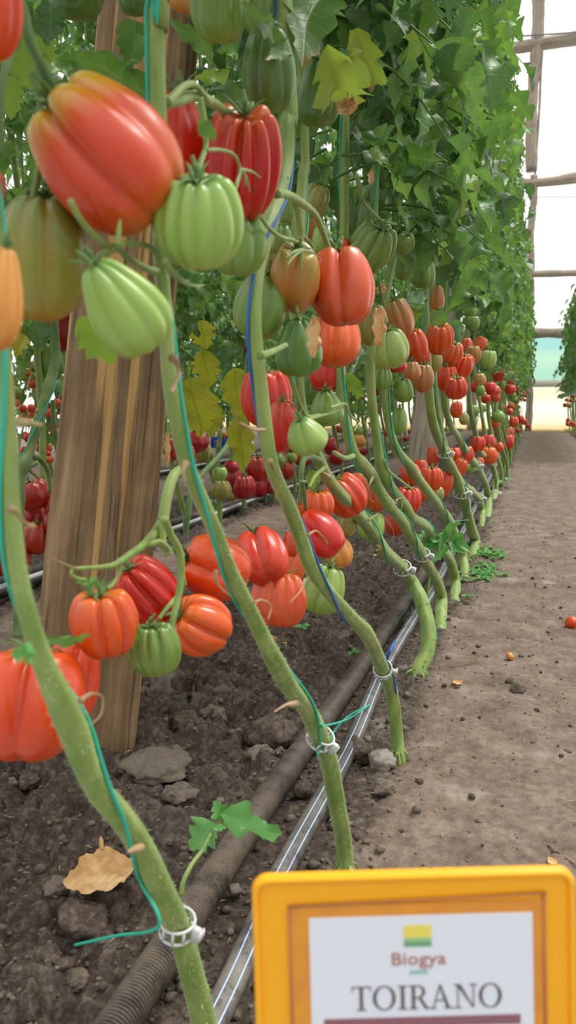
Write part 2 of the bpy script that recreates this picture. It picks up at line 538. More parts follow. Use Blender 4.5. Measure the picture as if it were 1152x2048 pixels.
def canopy(seed, n, zlo, ztop, hw, tpls, ok=None, org=(0, 0, 0), ll=.07, lean=None, ragged=.1):
    """the leaves of one vine around its upright stem at org"""
    rng = np.random.default_rng(seed); mb = MB(); mbs = mb
    org = np.asarray(org, float)
    for i in range(n):
        z = zlo + (ztop - zlo) * rng.uniform() ** .95 + ragged * rng.normal() * .3
        az = rng.uniform(0, 2 * PI)
        if rng.uniform() < .25: az = rng.normal() * .7            # a few more towards the light of the aisle
        k = hw(z)
        b = org + np.array([0, 0, z]) + np.array([rng.normal() * .02, rng.normal() * .05, 0])
        if lean is not None: b = b + lean(z)
        d = np.array([math.cos(az), math.sin(az), rng.uniform(-.1, .45)])
        L = k * rng.uniform(.55, 1.05)
        if ok is not None and not ok(b + d * L * .5, b + d * L - np.array([0, 0, L * .5 + ll * .8])): continue
        compound_leaf(mb, mbs, b, d, L, rng, tpls, pairs=2, ll=ll * rng.uniform(.75, 1.2), sag=rng.uniform(.3, .8))
    return mb


def stem_rib(a):
    return 1 + .07 * np.cos(4 * a) + .03 * np.cos(7 * a + 1)


def stem_mb(P, r0, r1, seed, segs=14, bumps=6, n=None, wob=.0015, warts=0):
    rng = np.random.default_rng(seed); P = smooth_path(P, n or 70)
    s = np.linspace(0, 1, len(P)); R = np.linspace(r0, r1, len(P)) if r1 is not None else np.interp(s, r0[0], r0[1])
    for b in rng.uniform(.08, .95, bumps): R = R * (1 + .22 * np.exp(-((s - b) / .012) ** 2))
    R = R * (1 + .05 * np.sin(s * 40 + seed)); R[0] *= 1.12
    P = P + wob * np.stack([np.sin(s * 23 + seed), np.cos(s * 19 + seed * 2), 0 * s], 1)
    mb = MB(); tube(mb, P, R, segs, rib=stem_rib)
    if warts:
        Tn, Nn, Bn = frames(P); hi = int(len(P) * .55)
        for q in range(warts):                                   # little root nubs on the lower stem
            k = int(hi * rng.uniform() ** 1.5) + 1; a = rng.uniform(0, 2 * PI); o_ = np.cos(a) * Nn[k] + np.sin(a) * Bn[k]; c = P[k] + o_ * R[k] * .98; w_ = R[k] * rng.uniform(.06, .13)
            tube(mb, np.array([c - o_ * w_, c + o_ * w_ * .4, c + o_ * w_ * rng.uniform(.8, 2.0) - Tn[k] * w_ * .5]), [w_ * 1.1, w_, w_ * .45], 6)
        for q in range(12):                                      # short roots at the foot
            a = rng.uniform(0, 2 * PI); o_ = np.array([math.cos(a), math.sin(a), 0]); c = P[2] + o_ * R[0] * .7 + [0, 0, .004]
            tube(mb, np.array([c, c + o_ * R[0] * .6 + [0, 0, -.004], c + o_ * R[0] * 1.1 + [0, 0, -.016]]), [R[0] * .16, R[0] * .12, R[0] * .06], 5)
    return mb, P, R


def twine_mb(P, R, i0, i1, turns, r=.0011, ph=0.0, tail=None, off=.0008):
    T, N, B = frames(P)
    k = np.arange(i0, i1); a = ph + np.linspace(0, 2 * PI * turns, len(k))
    Q = P[k] + (R[k] * 1.06 + off)[:, None] * (np.cos(a)[:, None] * N[k] + np.sin(a)[:, None] * B[k])
    mb = MB()
    if tail is not None: Q = np.vstack([np.asarray(tail), Q])
    Q = smooth_path(Q, len(Q) * 3)
    tube(mb, Q, r, 6)
    return mb


def clip(p, d, r, label, face):
    """ring clip around a stem: ladder band of two rims with rungs, and a latch"""
    z = norm(d); x = norm(np.cross(np.cross(z, face), z)); y = np.cross(z, x)
    e = empty('plant_clip', p, label, 'plant clip')
    mb = MB(); hgt = r * .85; n = 30
    a = np.linspace(0, 2 * PI, n, endpoint=False)
    for zz in (-hgt / 2, hgt / 2):
        ring = np.stack([r * np.cos(a), r * np.sin(a), 0 * a + zz], 1); ring = np.vstack([ring, ring[:2]])
        L = ring[:, :1] * x + ring[:, 1:2] * y + ring[:, 2:] * z
        tube(mb, L, r * .10, 6)
    for q in a[::3]:
        c = np.array([r * math.cos(q), r * math.sin(q)])
        L = np.array([c[0] * x + c[1] * y - z * hgt / 2, c[0] * x + c[1] * y + z * hgt / 2])
        tube(mb, L, r * .11, 5)
    mb.build('band', M['clip'], e)
    lt = MB(); Mx = np.stack([x, y, z], 1)
    box(lt, x * r * 1.28, r * .55, r * .42, hgt * 1.25, Mx, r * .08)
    box(lt, x * r * 1.55 + y * r * .1, r * .2, r * .7, hgt * .7, Mx, r * .06)
    lt.build('latch', M['clip'], e)
    return e


def sheet_leaf(parent, base, tip, width, mat, seed=0, face=None, fold=.25, droop=.1, wav=.07, lobe=.16, name='leaf', twist=0.0, nu=22, nv=13, teeth=5.5, stalk=None):
    """one large leaf blade from base to tip (world points), normal turned to face"""
    base, tip = np.asarray(base, float), np.asarray(tip, float)
    L = np.linalg.norm(tip - base); y = norm(tip - base)
    n = norm((CAM - base) if face is None else face); n = norm(n + .0)
    x = norm(np.cross(y, n)); z = np.cross(x, y)
    if twist:
        c, s = math.cos(twist), math.sin(twist); x, z = c * x + s * z, c * z - s * x
    V, F, uv = leaflet(nu, nv, width / L, lobe, fold, droop, wav, seed, teeth)
    V = V * L
    org = np.asarray(parent.location) if parent is not None else np.zeros(3)
    mb = MB(); mb.add(base - org + V[:, :1] * x + V[:, 1:2] * y + V[:, 2:] * z, F, uv=uv)
    return mb.build(name, M[mat], parent)


# ------------------------------------------------------------------ soil
def worley(x, y, s, seed):
    """distance to nearest scattered point, in cells of size s"""
    X, Y = x / s, y / s; ix, iy = np.floor(X).astype(np.int64), np.floor(Y).astype(np.int64)
    best = np.full(X.shape, 9.0); hid = np.zeros(X.shape)
    for dx in (-1, 0, 1):
        for dy in (-1, 0, 1):
            cx, cy = ix + dx, iy + dy
            h = (cx * 374761393 + cy * 668265263 + seed * 1442695041) & 0x7fffffff
            h = (h ^ (h >> 13)) * 1274126177 & 0x7fffffff
            h2 = (h ^ (h >> 11)) * 668265263 & 0x7fffffff
            px = cx + (h & 0xffff) / 65536.0; py = cy + (h2 & 0xffff) / 65536.0
            d = np.hypot(X - px, Y - py)
            r = ((h >> 8) & 0xff) / 255.0
            m = d < best; best = np.where(m, d, best); hid = np.where(m, r, hid)
    return best, hid


def vnoise(x, y, s, seed):
    X, Y = x / s, y / s; ix, iy = np.floor(X).astype(np.int64), np.floor(Y).astype(np.int64)
    fx, fy = X - ix, Y - iy; fx = fx * fx * (3 - 2 * fx); fy = fy * fy * (3 - 2 * fy)
    def hsh(a, b):
        h = (a * 374761393 + b * 668265263 + seed * 974711) & 0x7fffffff
        h = (h ^ (h >> 13)) * 1274126177 & 0x7fffffff
        return ((h ^ (h >> 16)) & 0xffff) / 65535.0
    return (hsh(ix, iy) * (1 - fx) + hsh(ix + 1, iy) * fx) * (1 - fy) + (hsh(ix, iy + 1) * (1 - fx) + hsh(ix + 1, iy + 1) * fx) * fy


def bedness(x, y):
    """1 on the loose beds under the rows, 0 on the trodden aisles"""
    def band(c, w): return np.clip((w - np.abs(x - c)) / .10, 0, 1)
    wob = .05 * (vnoise(x, y, .25, 3) - .5)
    x = x + wob
    return np.clip(band(-.50, .40) + band(-1.45, .32) + band(-2.5, .3) + band(.72, .22), 0, 1)


def ground_z(x, y):
    x = np.asarray(x, float); y = np.asarray(y, float)
    b = bedness(x, y)
    z = .012 * (vnoise(x, y, .35, 1) - .5) + .006 * (vnoise(x, y, .09, 2) - .5)
    for s, amp, sd in ((.075, .030, 5), (.036, .018, 6), (.016, .0105, 7), (.0085, .0052, 8)):
        d, r = worley(x, y, s, sd)
        dome = np.sqrt(np.clip(1 - (d / .62) ** 2, 0, 1)) * (.25 + .75 * r) * (r > (.62 if s > .05 else .3))
        fine = 1 if s < .02 else 0
        z = z + amp * dome * np.where(b > 0, b, 0) + amp * dome * (1 - b) * (.42 if fine else .10) * (.3 + .7 * vnoise(x, y, .2, 12))
    tr = np.exp(-((x + .262) / .055) ** 4) * (y > 0)          # the pipes lie in a shallow groove
    lane = np.exp(-((x + .19) / .075) ** 4)                     # flatter where the vines stand
    return (z - .011 * b) * (1 - .8 * tr) * (1 - .5 * lane) - .002 - .004 * tr


def clod_mb(r, seed, flat=.75, sub=3, rough=.35):
    import bmesh
    bm = bmesh.new(); bmesh.ops.create_icosphere(bm, subdivisions=sub, radius=1)
    o = Vector((seed * 3.1, seed * 1.7, seed * .9))
    for v in bm.verts:
        d = v.co.normalized()
        k = 1 + rough * (mnoise.noise(d * 1.3 + o)) + rough * .5 * mnoise.noise(d * 3.2 + o) + rough * .25 * mnoise.noise(d * 8 + o) + rough * .12 * mnoise.noise(d * 18 + o)
        v.co = d * k * r; v.co.z *= flat
    V = [tuple(v.co) for v in bm.verts]; F = [tuple(x.index for x in f.verts) for f in bm.faces]
    bm.free(); mb = MB(); mb.add(V, F); return mb

# ================================================================== THE PLACE
# ------------------------------------------------------------------ soil
def soil_material():
    t = NT('soil'); oc = t.coord('Object')
    n1 = t.noise(oc, 14, 5, .65); n2 = t.noise(oc, 90, 5, .7); n3 = t.noise(oc, 3.2, 3); n4 = t.noise(oc, 420, 3, .7)
    bed = t.attr('bed')
    loose = t.ramp(n2, [(.30, lin(50, 43, 37)), (.5, lin(80, 71, 63)), (.70, lin(122, 110, 99))])
    path = t.ramp(t.math('ADD', t.math('MULTIPLY', n1, .55), t.math('MULTIPLY', n2, .45)), [(.32, lin(88, 75, 66)), (.5, lin(124, 109, 97)), (.68, lin(156, 141, 128))])
    c = t.mix(t.mapr(t.math('ADD', bed, t.math('MULTIPLY', t.math('SUBTRACT', n3, .5), .6)), .3, .75), path, loose)
    c = t.mix(t.math('MULTIPLY', t.mapr(n3, .55, .8), .35), c, lin(136, 130, 122))
    c = t.mix(t.mapr(t.noise(oc, 7, 4), .62, .72, 0, .55), c, lin(160, 152, 142))
    c = t.mix(t.mapr(n4, .66, .76, 0, .6), c, lin(178, 158, 128))
    p = t.pbr(c, .95, t.bump(t.math('ADD', n2, t.math('MULTIPLY', n4, .5)), .8, .004)); p.inputs['Specular IOR Level'].default_value = .2
    return t.done(p)


M['soil'] = soil_material()


def clod_material():
    t = NT('clod_earth'); oc = t.coord('Object'); r = t.n('ShaderNodeObjectInfo').outputs['Random']; ir = island_random(t)
    n2 = t.noise(oc, 120, 5, .7)
    c = t.ramp(n2, [(.30, lin(58, 50, 43)), (.5, lin(90, 79, 70)), (.72, lin(132, 119, 107))])
    c = t.mix(t.mapr(t.math('ADD', t.math('MULTIPLY', r, .5), t.math('MULTIPLY', ir, .5)), .55, .95, 0, .45), c, lin(150, 140, 126))
    p = t.pbr(c, .95, t.bump(n2, .9, .003)); p.inputs['Specular IOR Level'].default_value = .2
    return t.done(p)


M['clod'] = clod_material()
M['stone'] = simple('pale_clod', lin(140, 134, 124), .95)


def make_ground():
    ys = [.30]
    while ys[-1] < 15.2: ys.append(ys[-1] + .0040 * max(1, (ys[-1] / .75) ** 1.35))
    xs = [-.16]
    while xs[-1] < 2.6: xs.append(xs[-1] + (.0048 if xs[-1] < .35 else .0048 + (xs[-1] - .35) * .12))
    left = [-.16]
    while left[-1] > -7: left.append(left[-1] - (.0048 if left[-1] > -.95 else (.011 if left[-1] > -1.9 else .011 + (-1.9 - left[-1]) * .08)))
    xs = np.array(left[:0:-1] + xs); ys = np.array(ys)
    Y, X = np.meshgrid(ys, xs, indexing='ij')
    Z = ground_z(X, Y)
    mb = MB(); b = bedness(X, Y)
    V = np.stack([X, Y, Z], -1).reshape(-1, 3)
    mb.add(V, grid_faces(len(ys), len(xs)), bed=b.ravel())
    o = mb.build('ground', M['soil']); tag(o, kind='structure', label='dark crumbly greenhouse soil with a trodden aisle', cat='ground')


make_ground()

# loose crumbs of earth: nobody could count them
cr = MB(); g = np.random.default_rng(3)
cv = [clod_mb(1, s, .8, 1, .5) for s in range(6)]
for i in range(15000):
    y = .45 + g.uniform() ** 1.7 * 3.2; x = g.uniform(-1.0, .5)
    bb = float(bedness(np.array(x), np.array(y)))
    if g.uniform() > (.25 + .75 * bb): continue
    r = g.uniform(.0010, .0032) * (1 + 1.6 * (g.uniform() < .14)) * (.7 + .3 * bb)
    m = cv[i % 6]; a = g.uniform(0, 6.28); c, s = math.cos(a), math.sin(a)
    V = m.V[0] * r; V = V @ np.array([[c, s, 0], [-s, c, 0], [0, 0, 1]])
    cr.add(V + [x, y, float(ground_z(x, y)) + r * .3], m.F)
o = cr.build('soil_crumbs', M['clod']); tag(o, 'fine crumbs of dry earth strewn over the bed and aisle', 'soil crumbs', kind='stuff')
# bits of straw and husk
M['straw'] = simple('straw', lin(196, 172, 128), .8)
st = MB()
for i in range(420):
    y = .5 + g.uniform() ** 1.6 * 4; x = g.uniform(-.95, .5)
    a = g.uniform(0, 6.28); L = g.uniform(.003, .012); z = float(ground_z(x, y)) + .003
    tube(st, np.array([[x, y, z], [x + L * .5 * math.cos(a), y + L * .5 * math.sin(a), z + .0015], [x + L * math.cos(a), y + L * math.sin(a + .3), z]]), [.0003, .0006, .0003], 4)
o = st.build('straw_litter', M['straw']); tag(o, 'pale bits of straw and husk littering the soil', 'litter', kind='stuff')

CLODS = [  # px, py, width px, flat, label
    (165, 1842, 92, .8, 'big brown soil clod beside the loose end of the green string'),
    (545, 1468, 92, .7, 'large jagged soil clod lying against the corrugated pipe'),
    (312, 1528, 135, .38, 'broad flat soil clod with a grey top in front of the post foot'),
    (718, 1504, 54, .95, 'rounded dark clod resting against the striped drip pipe'),
    (763, 1522, 52, .9, 'pale grey crusty clod beside the rooted third stem'),
    (362, 1588, 64, .6, 'brown clod between the post and the corrugated pipe'),
    (188, 1652, 50, .6, 'small flat clod behind the curled dry leaf'),
    (372, 1448, 62, .8, 'crumbly clod just right of the post foot'),
    (425, 1432, 52, .75, 'grey-brown clod with a dry stalk standing behind it'),
    (445, 1385, 38, .8, 'small clod on the bed under the low green tomato'),
    (520, 1512, 60, .55, 'angular clod below the large jagged one'),
    (606, 1580, 36, .8, 'small pale clod between the two pipes'),
    (112, 1775, 44, .8, 'knobbly clod left of the curled dry leaf'),
    (95, 1915, 50, .7, 'dark clod in the bed below the string end'),
    (150, 1960, 52, .6, 'grey clod near the corner of the bed'),
    (770, 1575, 46, .6, 'flattened clod below the pale crusty one'),
    (1036, 1376, 30, .8, 'single brown clod on the open aisle'),
    (1020, 1362, 18, .8, 'pebble-sized clod next to the brown one on the aisle'),
    (60, 1560, 46, .6, 'low clod in the bed under the giant red tomato'),
    (470, 1780, 30, .8, 'small round clod under the drip pipe'),
]
for i, (px, py, w, fl, lb) in enumerate(CLODS):
    p = on_z(px, py, .0); r = w / 2 * depth_of(p) / FPX
    p = on_z(px, py, r * .35)
    o = clod_mb(r, i + 2, fl, 4 if w > 40 else 3).build('soil_clod', M['stone'] if 'pale grey' in lb else M['clod'], loc=p)
    o.rotation_euler = (0, 0, i * 1.3); tag(o, lb, 'soil clod')

# ------------------------------------------------------------------ end wall of the greenhouse
WY = 14.5


def film_material(name, stops, trans, tcol):
    t = NT(name); oc = t.coord('Object'); sp = t.n('ShaderNodeSeparateXYZ'); t.set(sp.inputs[0], oc)
    k = t.math('ADD', t.math('MULTIPLY', sp.outputs[2], 1.0), t.math('MULTIPLY', t.math('SUBTRACT', t.noise(t.scaled(oc, .5, 1, 2.2), 2.2, 4), .5), .22))
    c = t.ramp(t.math('MULTIPLY', k, .5), stops)
    tr = t.n('ShaderNodeBsdfTransparent'); t.set(tr.inputs[0], t.mix(.5, c, tcol))
    tl = t.n('ShaderNodeBsdfTranslucent'); t.set(tl.inputs[0], c)
    m = t.n('ShaderNodeMixShader'); m.inputs[0].default_value = trans
    t.t.links.new(tl.outputs[0], m.inputs[1]); t.t.links.new(tr.outputs[0], m.inputs[2])
    return t.done(m)


W_ = lin(255, 255, 255)
M['film'] = film_material('clear_film', [(0, W_), (1, W_)], .8, W_)
M['film_low'] = film_material('stained_lower_film', [(0, lin(214, 178, 70)), (.035, lin(238, 212, 120)), (.09, lin(250, 242, 205)), (.2, lin(252, 250, 232)), (.33, lin(250, 238, 180)), (.4, lin(250, 244, 200))], .5, W_)
M['film_teal'] = film_material('green_tinted_film', [(0, lin(176, 216, 190)), (.5, lin(160, 208, 186)), (.62, lin(186, 222, 190)), (.75, lin(150, 204, 198)), (1, lin(160, 210, 206))], .35, lin(190, 230, 215))


def wood_material(name, cols, streak=None, fine=70):
    t = NT(name); oc = t.coord('Object')
    v = t.scaled(oc, 1, 1, .06)
    n1 = t.noise(v, fine, 5, .65); n2 = t.noise(t.scaled(oc, 1, 1, .02), 22, 3); n3 = t.noise(oc, 9, 4)
    c = t.ramp(t.math('ADD', t.math('MULTIPLY', n1, .65), t.math('MULTIPLY', n3, .35)), [(.3, cols[0]), (.5, cols[1]), (.7, cols[2])])
    if streak is not None: c = t.mix(t.mapr(n2, .56, .60, 0, .75), c, streak)
    crack = t.mapr(t.noise(t.scaled(oc, 1, 1, .03), 120, 2), .33, .39, 1, 0)
    c = t.mix(t.math('MULTIPLY', crack, .6), c, lin(52, 42, 34))
    return t.done(t.pbr(c, .85, t.bump(t.math('SUBTRACT', n1, t.math('MULTIPLY', crack, .8)), .6, .003)))


M['timber'] = wood_material('weathered_timber', [lin(84, 68, 47), lin(132, 107, 76), lin(176, 148, 108)], lin(210, 168, 104))
M['timber_grey'] = wood_material('grey_timber', [lin(130, 120, 106), lin(170, 158, 142), lin(204, 194, 180)], lin(186, 160, 138), 30)


def wpt(px, py):
    d = ray(px, py); return CAM + d * (WY / d[1])


def panel(name, z0, z1, mat, y, lab):
    mb = MB(); xs = np.linspace(-7, 2.6, 25); zs = np.linspace(z0, z1, 7)
    V = [(x, y + .01 * math.sin(x * 3 + z * 2), z) for z in zs for x in xs]
    mb.add(V, grid_faces(len(zs), len(xs)))
    o = mb.build(name, M[mat]); return tag(o, lab, 'wall', kind='structure')


zr = [wpt(1110, y)[2] for y in (767, 667, 547, 364, 86)]   # heights of ledge and rails
panel('wall_back', -.02, zr[0], 'film_low', WY + .05, 'yellow-stained lower sheet of the end wall')
panel('window_1', zr[0], zr[1], 'film_teal', WY + .06, 'green-tinted film band of the end wall')
panel('window_2', zr[1], zr[4] + 4, 'film', WY + .07, 'clear bright film of the end wall')


def log(name, pts, r, mat, lab, seed=0, kind='structure', cat='timber', n=40):
    P = smooth_path(pts, n); g = np.random.default_rng(seed)
    P = P + .25 * r * np.stack([np.sin(np.linspace(0, 9, n) + seed), 0 * P[:, 0], np.cos(np.linspace(0, 7, n) + seed)], 1)
    R = r * (1 + .08 * g.normal(size=n)); mb = MB()
    a0 = g.uniform(0, 6.28)
    # long axis along local z so that the grain follows it
    ax = norm(P[-1] - P[0]); up = np.array([0, 0, 1.]) if abs(ax[2]) < .9 else np.array([1., 0, 0])
    x = norm(np.cross(up, ax)); y = np.cross(ax, x); Rm = np.stack([x, y, ax], 1)
    tube(mb, (P - P[0]) @ Rm, R, 14, rib=lambda a: 1 + .07 * np.sin(2 * a + a0) + .05 * np.sin(5 * a))
    o = mb.build(name, M[mat], loc=P[0]); o.rotation_euler = Matrix(Rm.tolist()).to_euler()
    return tag(o, lab, cat, kind=kind)


xl, xr = -6.5, 2.5


def rail(i, ya, yb, r, lab):
    a, b = wpt(1040, ya), wpt(1152, yb); s = (b - a) / (b[0] - a[0])
    log('trim_%d' % i, [a + s * (xl - a[0]) * np.array([1, 1, .25]), a, b, b + s * (xr - b[0])], r, 'timber_grey', lab, i)


rail(1, 97, 80, .10, 'topmost rough pole rail across the end wall')
rail(2, 371, 357, .085, 'second rough pole rail across the end wall')
rail(3, 549, 545, .06, 'thin pole rail below the second')
rail(4, 664, 666, .085, 'split rail above the green film band')
log('trim_5', [wpt(1078, -120), wpt(1072, 90), wpt(1060, 345)], .095, 'timber_grey', 'tall upright pole rising above the second rail', 11)
log('trim_6', [wpt(1069, 352), wpt(1064, 440), wpt(1061, 548)], .055, 'timber_grey', 'slim upright pole below the second rail', 12)
log('trim_7', [wpt(1060, 548), wpt(1058, 760), wpt(1056, 862)], .06, 'timber_grey', 'upright pole standing behind the end of the row', 13)
log('trim_8', [wpt(1003, 96), wpt(1000, 170), wpt(1000, 380), wpt(1000, 862)], .095, 'timber_grey', 'pinkish upright pole under the top rail', 14)
log('trim_9', [wpt(942, -80), wpt(944, 200), wpt(946, 862)], .09, 'timber_grey', 'pale upright pole half hidden by leaves', 15)
log('trim_10', [wpt(1086, 80), wpt(1071, 345), wpt(1069, 385)], .02, 'timber_grey', 'thin dark rod nailed along the tall pole', 16)
mb = MB(); Lz = zr[0]; box(mb, ((xl + xr) / 2, WY, Lz), xr - xl, .06, .12, None, .01)
tag(mb.build('trim_11', simple('pale_ledge', lin(226, 222, 208), .6)), 'pale ledge between the stained sheet and the green film', 'ledge', kind='structure')
M['wire'] = simple('wire', lin(120, 120, 120), .4)
for i, (ya, yb, r, lb) in enumerate([(86, 73, .012, 'dark cable running along the top rail'), (400, 398, .004, 'thin wire stretched below the second rail')]):
    a, b = wpt(955, ya) + [0, -.15, 0], wpt(1152, yb) + [0, -.15, 0]; s = (b - a) / (b[0] - a[0])
    mb = MB(); tube(mb, np.array([a + s * (-3), a, b, b + s * 1.5]), r, 6)
    tag(mb.build('wire', M['wire']), lb, 'wire')

# ------------------------------------------------------------------ posts
def split_post(base, top, w, lab, seed, mat='timber'):
    base, top = np.asarray(base), np.asarray(top); ax = norm(top - base); L = np.linalg.norm(top - base)
    dv = norm((CAM - base) * [1, 1, 0]); x = norm(np.cross(dv, ax)); y = np.cross(ax, x); Rm = np.stack([x, y, ax], 1)
    g = np.random.default_rng(seed); n, k = 160, 96
    a = np.linspace(0, 2 * PI, k, endpoint=False); z = np.linspace(-.12, L, n)
    A, Z = np.meshgrid(a, z, indexing='xy')
    q = 5.5
    rad = (np.abs(np.cos(A)) ** q + np.abs(np.sin(A) * 1.25) ** q) ** (-1 / q) * w / 2
    nz = lambda s1, s2, sd: vnoise(A / (2 * PI) * 40 * s1 % 1e6, Z * s2, 1.0, sd) - .5
    rad = rad * (1 + .02 * np.sin(Z * 5 + seed)) + w * (.035 * nz(1, 3, 1) + .03 * nz(2.5, 2, 2))
    ck = sum(np.exp(-(((A - c - .06 * np.sin(Z * 3 + c)) + PI) % (2 * PI) - PI) ** 2 / .0010) for c in g.uniform(0, 6.28, 9))
    rad -= w * .028 * ck
    V = np.stack([rad * np.cos(A), rad * np.sin(A), Z], -1).reshape(-1, 3)
    F = grid_faces(n, k, True); F.append(tuple(range((n - 1) * k, n * k)))
    mb = MB(); mb.add(V, F); o = mb.build('timber_post', M[mat], loc=base); o.rotation_euler = Matrix(Rm.tolist()).to_euler()
    return tag(o, lab, 'post')


pb = on_z(163, 1492); pd = depth_of(pb)
pt = at_d(303, 0, pd + .06); pt = pb + (pt - pb) * 1.45
split_post(pb, pt, 205 * (pd) / FPX * .985, 'thick weathered timber post with tan splits behind the red truss', 1)
pb2 = on_z(838, 985); d2 = depth_of(pb2); pt2 = pb2 + (at_d(872, 700, d2) - pb2) * 4.2
split_post(pb2, pt2, 62 * d2 / FPX, 'grey timber post further along behind the stems of the row', 4, 'timber_grey')

# ------------------------------------------------------------------ pipes
def pipe_dirt(name, a, b, dust, stripes=False):
    t = NT(name); oc = t.coord('Object'); n1 = t.noise(oc, 30, 5, .7); n2 = t.noise(t.scaled(oc, 1, .3, 1), 9, 3); nf = t.noise(oc, 300, 2)
    c = t.mix(t.mapr(n1, .35, .65), a, b)
    top = t.n('ShaderNodeSeparateXYZ'); t.set(top.inputs[0], t.n('ShaderNodeNewGeometry').outputs['Normal'])
    c = t.mix(t.math('MULTIPLY', t.mapr(n2, .35, .7, .15, .8), t.mapr(t.math('ADD', n1, t.math('MULTIPLY', nf, .3)), .4, .8)), c, dust)
    if stripes:
        ang = t.attr('ang')
        for cc in (.43, .56):
            m = t.mapr(t.math('ABSOLUTE', t.math('SUBTRACT', ang, cc)), .006, .012, 1, 0)
            c = t.mix(t.math('MULTIPLY', m, t.mapr(n1, .3, .42, .25, 1)), c, lin(176, 206, 240))
    return t.done(t.pbr(c, .6 if not stripes else .48, t.bump(nf, .15, .0006)))


M['corrugated'] = pipe_dirt('corrugated_plastic', lin(50, 46, 43), lin(72, 65, 58), lin(128, 114, 98))
M['drip'] = pipe_dirt('grey_drip_plastic', lin(58, 58, 58), lin(88, 87, 84), lin(140, 133, 123), True)
M['pipe_black'] = simple('black_pipe', lin(40, 40, 42), .4)
M['pipe_white'] = simple('pale_pipe_top', lin(206, 208, 212), .45)


def pipe_path(pts, z):
    P = [on_z(x, y, z) for x, y in pts]
    P = np.array(P); a = P[0] - (P[1] - P[0]); b = P[-1] + (P[-1] - P[-2]) / np.linalg.norm(P[-1] - P[-2]) * (13.6 - P[-1][1])
    return np.vstack([a, P, b])


R1 = .0148
P = pipe_path([(236, 2048), (370, 1845), (511, 1632), (636, 1456), (730, 1322), (848, 1146), (938, 1006)], R1)
S = smooth_path(P, 4000); L = np.linalg.norm(np.diff(S, axis=0), axis=1).sum()
dist = np.r_[0, np.cumsum(np.linalg.norm(np.diff(S, axis=0), axis=1))]
near = dist < 2.4
step = .0036
ud = np.concatenate([np.arange(0, 2.4, step / 4), np.linspace(2.42, L, 60)])
Pd = np.stack([np.interp(ud, dist, S[:, k]) for k in range(3)], 1)
Rr = np.where(ud < 2.4, R1 * (1 + .15 * np.sin(ud / step * 2 * PI)), R1)
mb = MB(); tube(mb, Pd, Rr, 20)
tag(mb.build('corrugated_pipe', M['corrugated']), 'dark ribbed drainage pipe lying along the tomato row', 'pipe')
R2 = .0118
P = pipe_path([(400, 2095), (465, 1963), (566, 1741), (700, 1494), (767, 1340), (834, 1226), (870, 1172), (966, 982)], R2)
S = smooth_path(P, 500); mb = MB(); n = 500; sg = 40
T_, N_, B_ = frames(S)
a = np.linspace(0, 2 * PI, sg, endpoint=False)
toc = norm(np.array([.35, -.35, .87])); V = []; A = []
for i in range(n):
    u = norm(toc - T_[i] * (toc @ T_[i])); s = np.cross(T_[i], u)
    V.append(S[i] + R2 * (np.cos(a)[:, None] * -u + np.sin(a)[:, None] * s)); A.append(a / (2 * PI))
mb.add(np.concatenate(V), grid_faces(n, sg, True), ang=np.concatenate(A))
tag(mb.build('drip_pipe', M['drip']), 'dusty grey drip pipe with two pale blue stripes beside the ribbed pipe', 'pipe')
for row, x in (('second', -1.285), ('third', -2.4)):
    e = empty('irrigation_pipe', (x, 1, .02), 'black irrigation pipe with a pale top strip along the %s row of tomatoes' % row, 'pipe')
    ys = np.linspace(-.2, 12.5, 40)
    Q = np.stack([.008 * np.sin(ys * 2 + x), ys, 0 * ys], 1)
    mb = MB(); tube(mb, Q, .019, 12); mb.build('hose', M['pipe_black'], e)
    mb = MB(); tube(mb, Q + [.010, 0, .014], .0075, 8); mb.build('top_strip', M['pipe_white'], e)
    mb = MB(); tube(mb, np.stack([.05 + .01 * np.sin(ys * 3), ys, 0 * ys], 1), .013, 10)
    tag(mb.build('hose', M['corrugated'], loc=(x - .13, 1, .02)), 'brown hose lying behind the pipe of the %s row' % row, 'hose')

# ------------------------------------------------------------------ vines of the row along the aisle
M['clip'] = NT('clear_plastic'); _t = M['clip']
_p = _t.pbr(lin(232, 236, 236), .25); _p.inputs['Transmission Weight'].default_value = .25; _p.inputs['Specular IOR Level'].default_value = .6
M['clip'] = _t.done(_p)
M['twine_teal'] = simple('teal_twine', lin(38, 178, 150), .55)
M['twine_blue'] = simple('blue_twine', lin(34, 104, 190), .55)

ZT = 2.55


def hw_row(z): return .20 if z < 1.35 else max(.05, .20 - .13 * (z - 1.35))


CLEAR = [(0, 140, 575, 710), (478, 55, 690, 252), (690, 440, 800, 552), (530, 360, 745, 800), (470, 520, 760, 920), (700, 585, 960, 800), (780, 470, 880, 580), (0, 700, 1152, 2048)]
POST = (95, 0, 400, 1500)
TWIG = (60, 0, 130, 440)


def clear_ok(*pts):
    for p in pts:
        if p[1] > 3.2: continue
        if p[1] < .15: return False
        x, y = project(p)
        if x > -50 and y < -60: continue
        if y > 690 and p[1] < 2.6: return False
        if p[0] > -.38:
            if p[1] < .95 and x > 480 and y > -30: return False
            for a, b, c, d in CLEAR:
                if a < x < c and b < y < d: return False
            if p[1] < .62: return False
        if p[0] > -.62 and POST[0] < x < POST[2] and y > -50: return False
    return True


